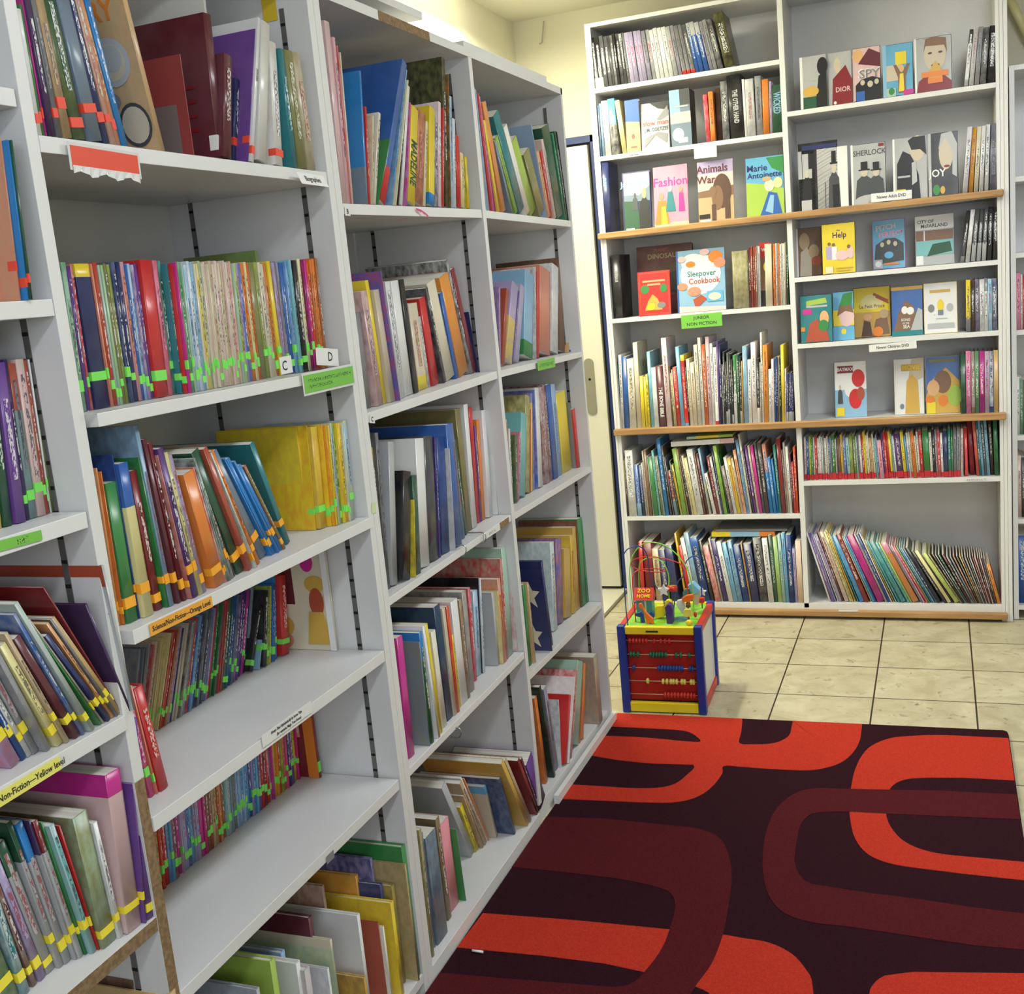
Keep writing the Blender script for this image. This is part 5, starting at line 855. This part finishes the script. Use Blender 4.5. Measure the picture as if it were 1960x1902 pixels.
fig('toy_tiger', [(695, 680), (685, 640), (730, 610), (795, 600), (802, 640), (780, 655), (760, 680), (725, 672)], .065, .014, 'orange')
m = MB(); a_ = tp_(748, 712, .065); m.cyl((a_.x, .07, a_.z - .004), (a_.x, .07, a_.z + .010), .008, .007, flat('toy brown', (.12, .05, .03), .5), 12); m.cyl((a_.x, .07, Hc - .005), (a_.x, .07, a_.z), .0018, .0018, CB['red'], 8); m.build('bead', toy)
m = MB(); a_ = tp_(755, 850, .025); m.sphere((a_.x, .028, Hc + .008), .011, .009, .010, CB['yellow']); m.build('toy_chick', toy)
m = MB(); a_ = tp_(594, 540, .13); m.cyl((a_.x, .125, a_.z - .009), (a_.x, .130, a_.z + .009), .017, .017, CB['red'], 18); m.cyl((a_.x, .130, a_.z + .009), (a_.x, .1305, a_.z + .0105), .0145, .0145, CB['yellow'], 18); m.build('bead', toy)
def star(u, v, y, r, c):
    a_ = tp_(u, v, y); m = MB(); P = [(a_.x + (r if i % 2 == 0 else r * .48) * math.sin(i * math.pi / 5), a_.z + (r if i % 2 == 0 else r * .48) * math.cos(i * math.pi / 5)) for i in range(10)]
    A = [m.bm.verts.new((x, y, z)) for x, z in P]; B_ = [m.bm.verts.new((x, y + .012, z)) for x, z in P]; k_ = m.mi(CB[c])
    for i in range(10): m.bm.faces.new((A[i], A[(i + 1) % 10], B_[(i + 1) % 10], B_[i])).material_index = k_
    m.bm.faces.new(A).material_index = k_; m.bm.faces.new(B_[::-1]).material_index = k_; m.build('bead', toy, normals='calc')
star(508, 562, .11, .021, 'white'); star(885, 580, .22, .014, 'white')
fig('toy_barn', [(800, 700), (790, 640), (765, 560), (745, 510), (790, 495), (860, 570), (850, 640), (845, 700)], .16, .03, 'wood')
fig('barn_roof', [(795, 600), (745, 512), (790, 490), (862, 560), (845, 585)], .157, .036, 'lblue')
fig('toy_bush', [(700, 640), (695, 580), (720, 545), (765, 545), (790, 600), (780, 650)], .20, .012, 'teal')
m = MB(); a_ = tp_(880, 655, .20); m.box(a_.x - .009, a_.x + .009, .195, .212, a_.z - .009, a_.z + .009, CB['red']); m.build('bead', toy, bevel=.003)
m = MB(); a_ = tp_(815, 740, .10); m.sphere((a_.x, .10, Hc + .012), .006, .005, .010, CB['red']); m.build('toy_bird', toy)
# ---------------------------------------------------------------- labels and small things on the shelves
CARD = flat('white card', (.80, .80, .78), .45); GRN = flat('green tape', (.20, .55, .08), .35); ORG = flat('orange label', (.86, .40, .05), .45); YEL = flat('yellow label', (.84, .80, .18), .45)
INKC = flat('black ink', (.02, .02, .02), .6); PLAST = flat('clear label sleeve', (.72, .72, .70), .12)
SMEAR = noisy('unreadable small print', (.80, .80, .78), (.12, .12, .12), (420, 420, 160), .52, .56, .5, 1)
def Lframe(ul, vl, ur, vr, x):                    # frame on the plane x, X axis from the left to the right point
    a, b_ = on(ul, vl, 0, x), on(ur, vr, 0, x); X = (b_ - a).normalized(); Y = Vector((0, 0, 1)); Z = X.cross(Y).normalized(); Y = Z.cross(X)
    m_ = Matrix((X, Y, Z)).transposed().to_4x4(); m_.translation = a; return m_, (b_ - a).length
def Bframe(ul, vl, ur, vr, y):
    a, b_ = on(ul, vl, 1, y), on(ur, vr, 1, y); X = (b_ - a).normalized(); Z = Vector((0, -1, 0)); Y = Z.cross(X)
    m_ = Matrix((X, Y, Z)).transposed().to_4x4(); m_.translation = a; return m_, (b_ - a).length
def card(F, w_, h, m, label, txts=(), th=.0006, name='shelf_label', cat='label', smear=(), back=None):
    """card hanging down from the line F (top edge), lettering on its face"""
    mb = MB()
    if back: mb.box(-.004, w_ + .004, -h - .004, .004, -.0004, 0, back)
    mb.box(0, w_, -h, 0, 0, th, m)
    for (a, b_, c, d_) in smear: mb.face([(a * w_, -h * (1 - b_), th + .0003), (c * w_, -h * (1 - b_), th + .0003), (c * w_, -h * (1 - d_), th + .0003), (a * w_, -h * (1 - d_), th + .0003)], SMEAR if m is CARD else noisy('unreadable print on ' + m.name, tuple(m.node_tree.nodes['Principled BSDF'].inputs['Base Color'].default_value[:3]), (.04, .08, .03), (420, 420, 160), .52, .56, .5, 1))
    for t_ in txts:
        s_, cx, cy, sz = t_[:4]; mb.text(s_, Matrix.Translation((cx * w_, -h * (1 - cy), th + .0004)), sz * h, INKC, wide=t_[4] if len(t_) > 4 else 1, thick=.0002)
    o = mb.build(name); o.matrix_world = F; return tag(o, label, cat)
X_ = .0005
F, w_ = Lframe(133, 277, 262, 298, .006); card(F, w_, .026, flat('red paper label', (.80, .10, .06), .3), 'curled red label in a glossy clear sleeve on the top left shelf edge', back=PLAST)
# the curled lower lip of that sleeve
mb = MB(); n = 16
for i in range(n):
    a = w_ * i / n; b_ = w_ * (i + 1) / n; za = -.034 + .003 * math.sin(i * 1.1); zb = -.034 + .003 * math.sin((i + 1) * 1.1)
    mb.face([(a, za, .001 + .004 * (i % 2)), (b_, zb, .001 + .004 * ((i + 1) % 2)), (b_, -.024, .0012), (a, -.024, .0012)], PLAST)
o = mb.build('label_sleeve'); o.matrix_world = F; tag(o, 'wavy clear plastic strip hanging under the curled red label', 'plastic strip')
F, w_ = Lframe(566, 329, 618, 337, .010); card(F @ Matrix.Rotation(R(-25), 4, 'X'), w_, .022, CARD, 'small white tilted card reading Biographies', [('Biographies', .5, .5, .62, .80)])
F, w_ = Lframe(580, 719, 674, 700, .012); card(F, w_, .030, GRN, 'green label with two lines of small print beside the letter D card', smear=((.08, .55, .94, .75), (.08, .22, .55, .42)), back=PLAST)
F, w_ = Lframe(534, 684, 556, 680, -.002); card(F, w_, .028, CARD, 'small white card with the letter C before the thin readers', [('C', .35, .45, .8)])
F, w_ = Lframe(604, 665, 646, 668, -.002); card(F, w_, .030, CARD, 'small white card with the letter D at the right end of the thin readers', [('D', .62, .5, .75)])
F, w_ = Lframe(-30, 1042, 78, 1014, .0012); card(F, w_, .012, GRN, 'long green tape on a shelf edge at the left border of the photo', smear=((.55, .2, .75, .8),))
F, w_ = Lframe(285, 1195, 404, 1140, .0095); card(F, w_, .0165, ORG, 'orange label reading Science/Non-Fiction—Orange Level', [('Science/Non-Fiction—Orange Level', .5, .5, .62, .86)])
F, w_ = Lframe(-14, 1523, 113, 1446, .0052); card(F, w_, .017, YEL, 'yellow label reading Non-Fiction—Yellow level', [('ce/Non-Fiction—Yellow level', .5, .5, .66, .86)])
F, w_ = Lframe(500, 1408, 594, 1341, .0035); card(F, w_, .020, CARD, 'white label with two lines of black print on the edge of the empty shelf', [('Always Filed Alphabetically by Series Title', .48, .70, .34, .80), ('(for example, Magic Tree House)', .52, .28, .34, .80)])
for s_, u, v, lb in (('B', 664, 397, 'small black letter B on a shelf edge'), ('C', 712, 795, 'small black letter C on a shelf edge')):
    F, w_ = Lframe(u - 5, v - 2, u + 5, v - 1, .0012); card(F, w_, .016, EDGE, lb, [(s_, .5, .45, .8)], th=.0002)
F, w_ = Lframe(1028, 691, 1061, 684, .006); card(F, w_, .026, GRN, 'small green label hanging on a shelf edge beside the door', smear=((.1, .3, .9, .65),))
F, w_ = Lframe(925, 1022, 956, 1002, .0015); card(F, w_, .0150, CARD, 'small white label with faint print beside a bare brown stretch of shelf edge', smear=((.3, .3, .7, .7),))
t = MB(); a = on(956.5, 1001, 0, .0008); b_ = on(973.5, 989, 0, .0008); t.hexa([(.0002, a.y, a.z - .0155), (.0008, a.y, a.z - .0155), (.0008, b_.y, b_.z - .0155), (.0002, b_.y, b_.z - .0155), (.0002, a.y, a.z), (.0008, a.y, a.z), (.0008, b_.y, b_.z), (.0002, b_.y, b_.z)], CHIP); t.build('bare_edge', far) if False else None
mb = MB(); mb.hexa([(.0002, a.y, a.z - .0155), (.0009, a.y, a.z - .0155), (.0009, b_.y, b_.z - .0155), (.0002, b_.y, b_.z - .0155), (.0002, a.y, a.z), (.0009, a.y, a.z), (.0009, b_.y, b_.z), (.0002, b_.y, b_.z)], CHIP); mb.build('bare_edge', far)
F, w_ = Lframe(624, 1640, 638, 1626, .0015); card(F, w_, .014, flat('silver sticker', (.25, .25, .25), .4), 'small grey sticker on the edge of the lowest empty shelf', name='sticker', cat='sticker')
F, w_ = Lframe(711, 962, 719, 961, .0008); card(F, w_, .020, flat('pale lime sticker', (.62, .75, .40), .5), 'faint lime sticker on the white post between the two left bookcases', th=.0002, name='sticker', cat='sticker')
p = on(500, 0, 1, B0 - .0015); q_ = on(532, 38, 1, B0 - .0015)
t = MB(); t.box(p.x, q_.x, B0 - .0022, B0 - .0016, q_.z, p.z + .03, flat('yellow paper tag', (.72, .52, .03), .5)); tag(t.build('paper_tag'), 'yellow paper tag stuck to the inside of the left bookcase above the biographies', 'tag')
# clear lip in front of the thin readers
a, b_ = on(166, 790, 0, .004), on(672, 694, 0, .004)
m_, nt_, bs_ = _new('clear acrylic'); bs_.inputs['Base Color'].default_value = (1, 1, 1, 1); bs_.inputs['Roughness'].default_value = .03; bs_.inputs['Transmission Weight'].default_value = 1; bs_.inputs['IOR'].default_value = 1.15
t = MB(); t.hexa([(.0062, a.y, 1.2832), (.0075, a.y, 1.2832), (.0075, b_.y, 1.2812), (.0062, b_.y, 1.2812), (.0062, a.y, 1.2905), (.0075, a.y, 1.2905), (.0075, b_.y, 1.2885), (.0062, b_.y, 1.2885)], m_); tag(t.build('acrylic_lip'), 'low clear acrylic strip along the front of the C and D shelf', 'strip')
# wire clips
def clip(u, v, w2, txt):
    p = on(u, v, 0, .002); z = p.z; y = p.y; P = [(-w2, y, z + .0032), (-.02, y, z + .0032), (.002, y, z + .0035), (.010, y, z), (.011, y, z - .010), (.004, y, z - .020), (-.014, y, z - .0195)]
    t = MB(); t.tube(spline(P, 5), .0016, STEEL, 8); tag(t.build('wire_clip'), txt, 'clip')
clip(884, 1046, .03, 'left one of two bent wire clips hooked over a shelf edge beside a white label')
clip(922, 1022, .07, 'right one of two bent wire clips hooked over a shelf edge beside a white label')
clip(874, 1395, .03, 'single bent wire clip hooked over the shelf edge above the leaning picture books')
# ribbon
t = MB(); P = [on(796, 398, 0, .003), on(806, 401, 0, .006), on(813, 406, 0, .008), on(820, 412, 0, .010)]
for i in range(3):
    a, b_ = P[i], P[i + 1]; t.face([a, b_, b_ - Vector((0, 0, .006)), a - Vector((0, 0, .004))], flat('pink ribbon', (.62, .08, .22), .5))
tag(t.build('ribbon'), 'short pink ribbon hanging out below the yellow Madeline book', 'ribbon')
# bookend, slanting book and large things at the back of the biographies shelf
zs = LSH['11'][2]
t = MB(); y = on(362, 296, 0, -.02).y
t.box(-.135, -.012, y, y + .0015, zs + .0006, zs + .142, flat('dark red bookend', (.26, .045, .045), .4)); t.box(-.075, -.03, y - .0005, y, zs + .003, zs + .075, flat('bookend cut-out', (.16, .13, .13), .5)); t.box(-.13, -.012, y + .0015, y + .09, zs + .0006, zs + .002, flat('dark red bookend', (.26, .045, .045), .4))
tag(t.build('bookend', bevel=.0), 'dark red metal bookend in the gap left of the biographies', 'bookend')
def Lbook(u, v, ut, vt, x, t_, d, h, lean, c, label, prims, c2=None, hard=True, sp=None, z=None):
    """book of the left run with a printed near cover; (u, v) is the foot of its right spine edge"""
    z = zs if z is None else z; e = empty('book', (0, 0, 0)); BOOKS.append(e)
    if x is None: q_ = on(u, v, 2, z); x, yb = q_.x, q_.y
    else: yb = on(u, v, 0, x).y
    e.matrix_world = Matrix.Translation((x, yb, z + .0008)) @ Matrix.Rotation(R(90), 4, 'Z') @ Matrix.Rotation(R(lean), 4, 'Y') @ Matrix.Translation((-t_, 0, 0))
    o_ = book_parts(e, t_, h, d, c, c2, None, None, hard, False, sp)
    if prims:
        mb = MB(); art(mb, d, h, prims, 0); o2 = mb.build('cover_print', e)
        o2.matrix_local = Matrix.Translation((-.0003, d, 0)) @ Matrix.Rotation(R(-90), 4, 'Z')
    tag(e, label, 'book', None); return e
Lbook(316, 289, 0, 0, -.004, .010, .20, .245, -10, 'tn', 'tan picture book with handcuffs and orange lettering leaning left of the red bookend', [('r', 0, .9, 1, 1, 'wh'), ('t', 'HISTORY', .55, .76, .15, 'or', .95), ('e', .78, .5, .16, .13, 'lg'), ('e', .78, .5, .12, .1, 'bg'), ('e', .8, .52, .08, .07, 'lg'), ('e', .86, .16, .13, .12, 'dg'), ('e', .86, .16, .11, .10, 'bg'), ('e', .7, .3, .09, .05, 'gy')], c2='po')
Lbook(432, 302, 0, 0, -.012, .020, .27, .21, 3, 'mr', 'large dark maroon book lying behind the red bookend among the biographies', [('r', .55, .0, .72, .14, 'lg'), ('r', .3, .2, .9, .23, 'dr'), ('r', .3, .3, .9, .32, 'dr'), ('r', .3, .4, .9, .42, 'dr'), ('r', .3, .5, .9, .52, 'dr')], sp=WL)
Lbook(428, 318 * 0 + 300, 0, 0, -.06, .006, .30, .285, 2, 'of', 'pale grey large book with small print rising behind the maroon one', [('r', .62, .78, .92, .80, 'gy'), ('r', .62, .74, .9, .76, 'gy'), ('r', .62, .70, .92, .72, 'gy'), ('r', .62, .66, .88, .68, 'gy')])
# picture book face with dancing animals below the orange level; orange reader in the bay at the left border
z14 = LSH['14'][3]
Lbook(648, 1244, 0, 0, None, .004, .16, .24, 0, 'cr', 'cream picture book with a maroon panel and orange figures at the right end below orange level', [('r', .0, .38, .5, .9, 'mr'), ('e', .72, .84, .13, .07, 'rd'), ('e', .72, .73, .09, .08, 'mg'), ('e', .8, .55, .14, .07, 'gd'), ('e', .8, .4, .10, .12, 'bd'), ('p', [(.62, .05), (.95, .05), (.88, .32), (.68, .32)], 'gd'), ('e', .25, .2, .2, .1, 'gd'), ('e', .28, .08, .14, .07, 'sm'), ('r', .92, 0, 1, 1, 'wh')], z=z14)
z15 = LSH['15'][3]
Lbook(616, 1486, 0, 0, None, .008, .13, .20, 0, 'dr', 'red picture book with grey panel at the right end of the second lowest shelf', [('r', .1, .42, .75, 1, 'sm'), ('e', .5, .5, .25, .08, 'bg'), ('e', .3, .5, .06, .05, 'gd'), ('r', .82, 0, 1, 1, 'or')], sp=GL, z=z15)
z04 = LSH['04'][3]
Lbook(257, 1347, 0, 0, .006, .0035, .26, .200, -4, 'lg', 'large grey book with an orange band and the words EARLY READING at the left border', [('r', 0, .86, 1, 1, 'bd'), ('t', 'EARLY READING', .62, .74, .075, 'nv', .85), ('r', .5, .67, .98, .68, 'gy')], z=z04)
Lbook(250, 1350, 0, 0, .000, .004, .22, .165, -16, 'dp', 'dark purple book leaning before the large grey early reading book', [], z=z04)
# navy book lying on the readers of the green tape shelf
z03 = LSH['03'][3]
e = empty('book', (-.03, -.86, z03 + .212)); BOOKS.append(e); t = MB(); t.box(-.16, 0, -.10, .085, 0, .024, cmat('nv')); t.build('cover', e, bevel=.004); t = MB(); t.box(-.155, -.003, -.098, .083, .003, .021, PAGE)
tag(e, 'navy blue book lying flat on top of the readers at the left border', 'book')
# star print and frames on three covers of the far bookcase are separate flat books there
Lbook(1058, 1250, 0, 0, .004, .004, .17, .235, -6, 'nv', 'navy picture book with cream stars leaning beside the door', [('p', [(.75, .85), (.8, .75), (.92, .74), (.82, .66), (.86, .54), (.75, .61), (.64, .54), (.68, .66), (.58, .74), (.70, .75)], 'cr'), ('p', [(.72, .35), (.77, .25), (.88, .24), (.79, .16), (.83, .05), (.72, .11), (.61, .05), (.65, .16), (.56, .24), (.67, .25)], 'cr')], z=LSH['34'][2])
Lbook(493, 485 + 68 * 0, 0, 0, -.10, .008, .15, .215, 0, 'ol', 'dark olive green book rising behind the thin readers of the C and D shelf', [], z=LSH['12'][3], c2='gn')
# labels of the back unit
yb = YB - .0012
F, w_ = Bframe(1192, 296, 1232, 291, yb); card(F, w_, .011, CARD, 'small handwritten strip reading Nobel Prize on the second shelf edge', [('Nobel Prize', .5, .5, .8, .95)])
F, w_ = Bframe(1328, 277, 1371, 272, yb); card(F, w_, .052, flat('blank white paper', (.86, .86, .84), .5), 'blank white paper hanging from the second shelf of the back bookcase')
F, w_ = Bframe(1303, 604, 1381, 597, yb); card(F, w_, .052, GRN, 'green label reading JUNIOR NON FICTION', [('JUNIOR', .5, .72, .33, 1.05), ('NON FICTION', .5, .28, .33, 1.05)])
F, w_ = Bframe(1667, 371, 1745, 363, YB - .0275); card(F, w_, .030, CARD, 'white label reading Newer Adult DVD on the pine ledge', [('Newer Adult DVD', .5, .5, .52, .82)])
F, w_ = Bframe(1663, 660, 1754, 652, yb); card(F, w_, .027, CARD, 'white label reading Newer Children DVD', [('Newer Children DVD', .5, .5, .56, .84)])
F, w_ = Bframe(1848, 916, 1889, 914, yb); card(F, w_, .011, CARD, 'tiny handwritten label on the edge under the thin book row', smear=((.05, .2, .95, .8),), th=.0003)
F, w_ = Bframe(1605, 1167, 1642, 1167, YB - .0268); card(F, w_, .007, CARD, 'small pale sticker on the lowest pine strip', th=.0003, name='sticker', cat='sticker')
p = on(1233, 462, 1, YB + DB - .006); t = MB(); t.sphere((p.x, YB + DB - .006, p.z), .004, .003, .004, CARD, 8); tag(t.build('screw_cap'), 'white screw cap on the back panel above the dinosaur books', 'screw cap')
# ---------------------------------------------------------------- the 300 books that show largest stay objects, the many smaller ones become one mass
KEEP = set(map(int, "0 3 4 5 6 7 8 9 10 11 12 13 14 15 16 17 18 19 20 21 22 24 25 26 28 29 30 31 32 33 36 37 38 39 40 41 42 43 44 46 47 54 71 72 73 76 79 80 81 82 90 91 92 93 94 95 96 97 98 99 100 101 102 103 104 110 111 112 113 114 115 116 120 121 122 123 124 132 133 181 183 188 192 254 255 256 262 263 264 265 266 267 271 274 275 276 277 278 279 280 281 283 284 285 286 287 289 290 291 292 293 294 295 296 297 298 299 300 301 302 303 304 305 306 307 310 312 313 314 315 316 321 322 324 326 328 342 345 346 347 348 349 353 357 358 359 360 361 362 363 364 365 367 368 369 370 371 372 373 377 378 380 381 384 385 386 390 391 392 394 395 396 398 399 400 403 404 405 408 414 415 420 421 423 425 428 429 430 431 432 433 434 435 438 440 441 442 443 445 447 448 449 455 456 457 458 459 460 461 463 465 466 467 468 469 472 475 476 477 479 481 483 484 485 486 487 488 489 490 493 494 495 496 497 498 501 502 503 504 505 506 507 508 511 513 515 522 527 528 530 531 534 535 536 537 544 557 558 562 564 565 578 593 595 599 614 625 636 663 671 674 679 687 689 690 696 781 785 792 795 845 846 847 848 849 850 851 852 853 855 858 859 860 861 862 863 864 865 867 868".split()))
ALLB = [e for e in BOOKS if e.name.startswith('book')]
bpy.context.view_layer.update()
bmx = bmesh.new(); mats = []; midx = {}
for i, e in enumerate(ALLB):
    if i in KEEP: continue
    for ch in list(e.children):
        me = ch.data; n0 = len(bmx.faces); tmp = me.copy(); tmp.transform(ch.matrix_world); bmx.from_mesh(tmp); bmx.faces.ensure_lookup_table()
        lut = []
        for m_ in me.materials:
            if m_.name not in midx: midx[m_.name] = len(mats); mats.append(m_)
            lut.append(midx[m_.name])
        for f in bmx.faces[n0:]: f.material_index = lut[min(f.material_index, len(lut) - 1)]
        bpy.data.objects.remove(ch); bpy.data.meshes.remove(tmp)
    bpy.data.objects.remove(e)
mass = bpy.data.meshes.new('books'); bmx.to_mesh(mass); bmx.free()
for m_ in mats: mass.materials.append(m_)
mo = bpy.data.objects.new('books', mass); COL.objects.link(mo); mo['kind'] = 'stuff'; mo['label'] = 'the many smaller books filling the gaps between the larger ones on all shelves'; mo['category'] = 'books'
for o in list(sc.objects):                          # keep every label within sixteen words
    if o.parent is None and 'label' in o and len(o['label'].split()) > 16:
        w_ = o['label'].split(', '); 
        while len(' '.join(w_).split()) > 16 and len(w_) > 2: w_.pop(1)
        t_ = ', '.join(w_).split()[:16]
        while t_[-1] in ('the', 'of', 'a', 'on', 'and', 'in', 'at', 'with', 'beside', 'above', 'below', 'to', 'under'): t_.pop()
        o['label'] = ' '.join(t_)
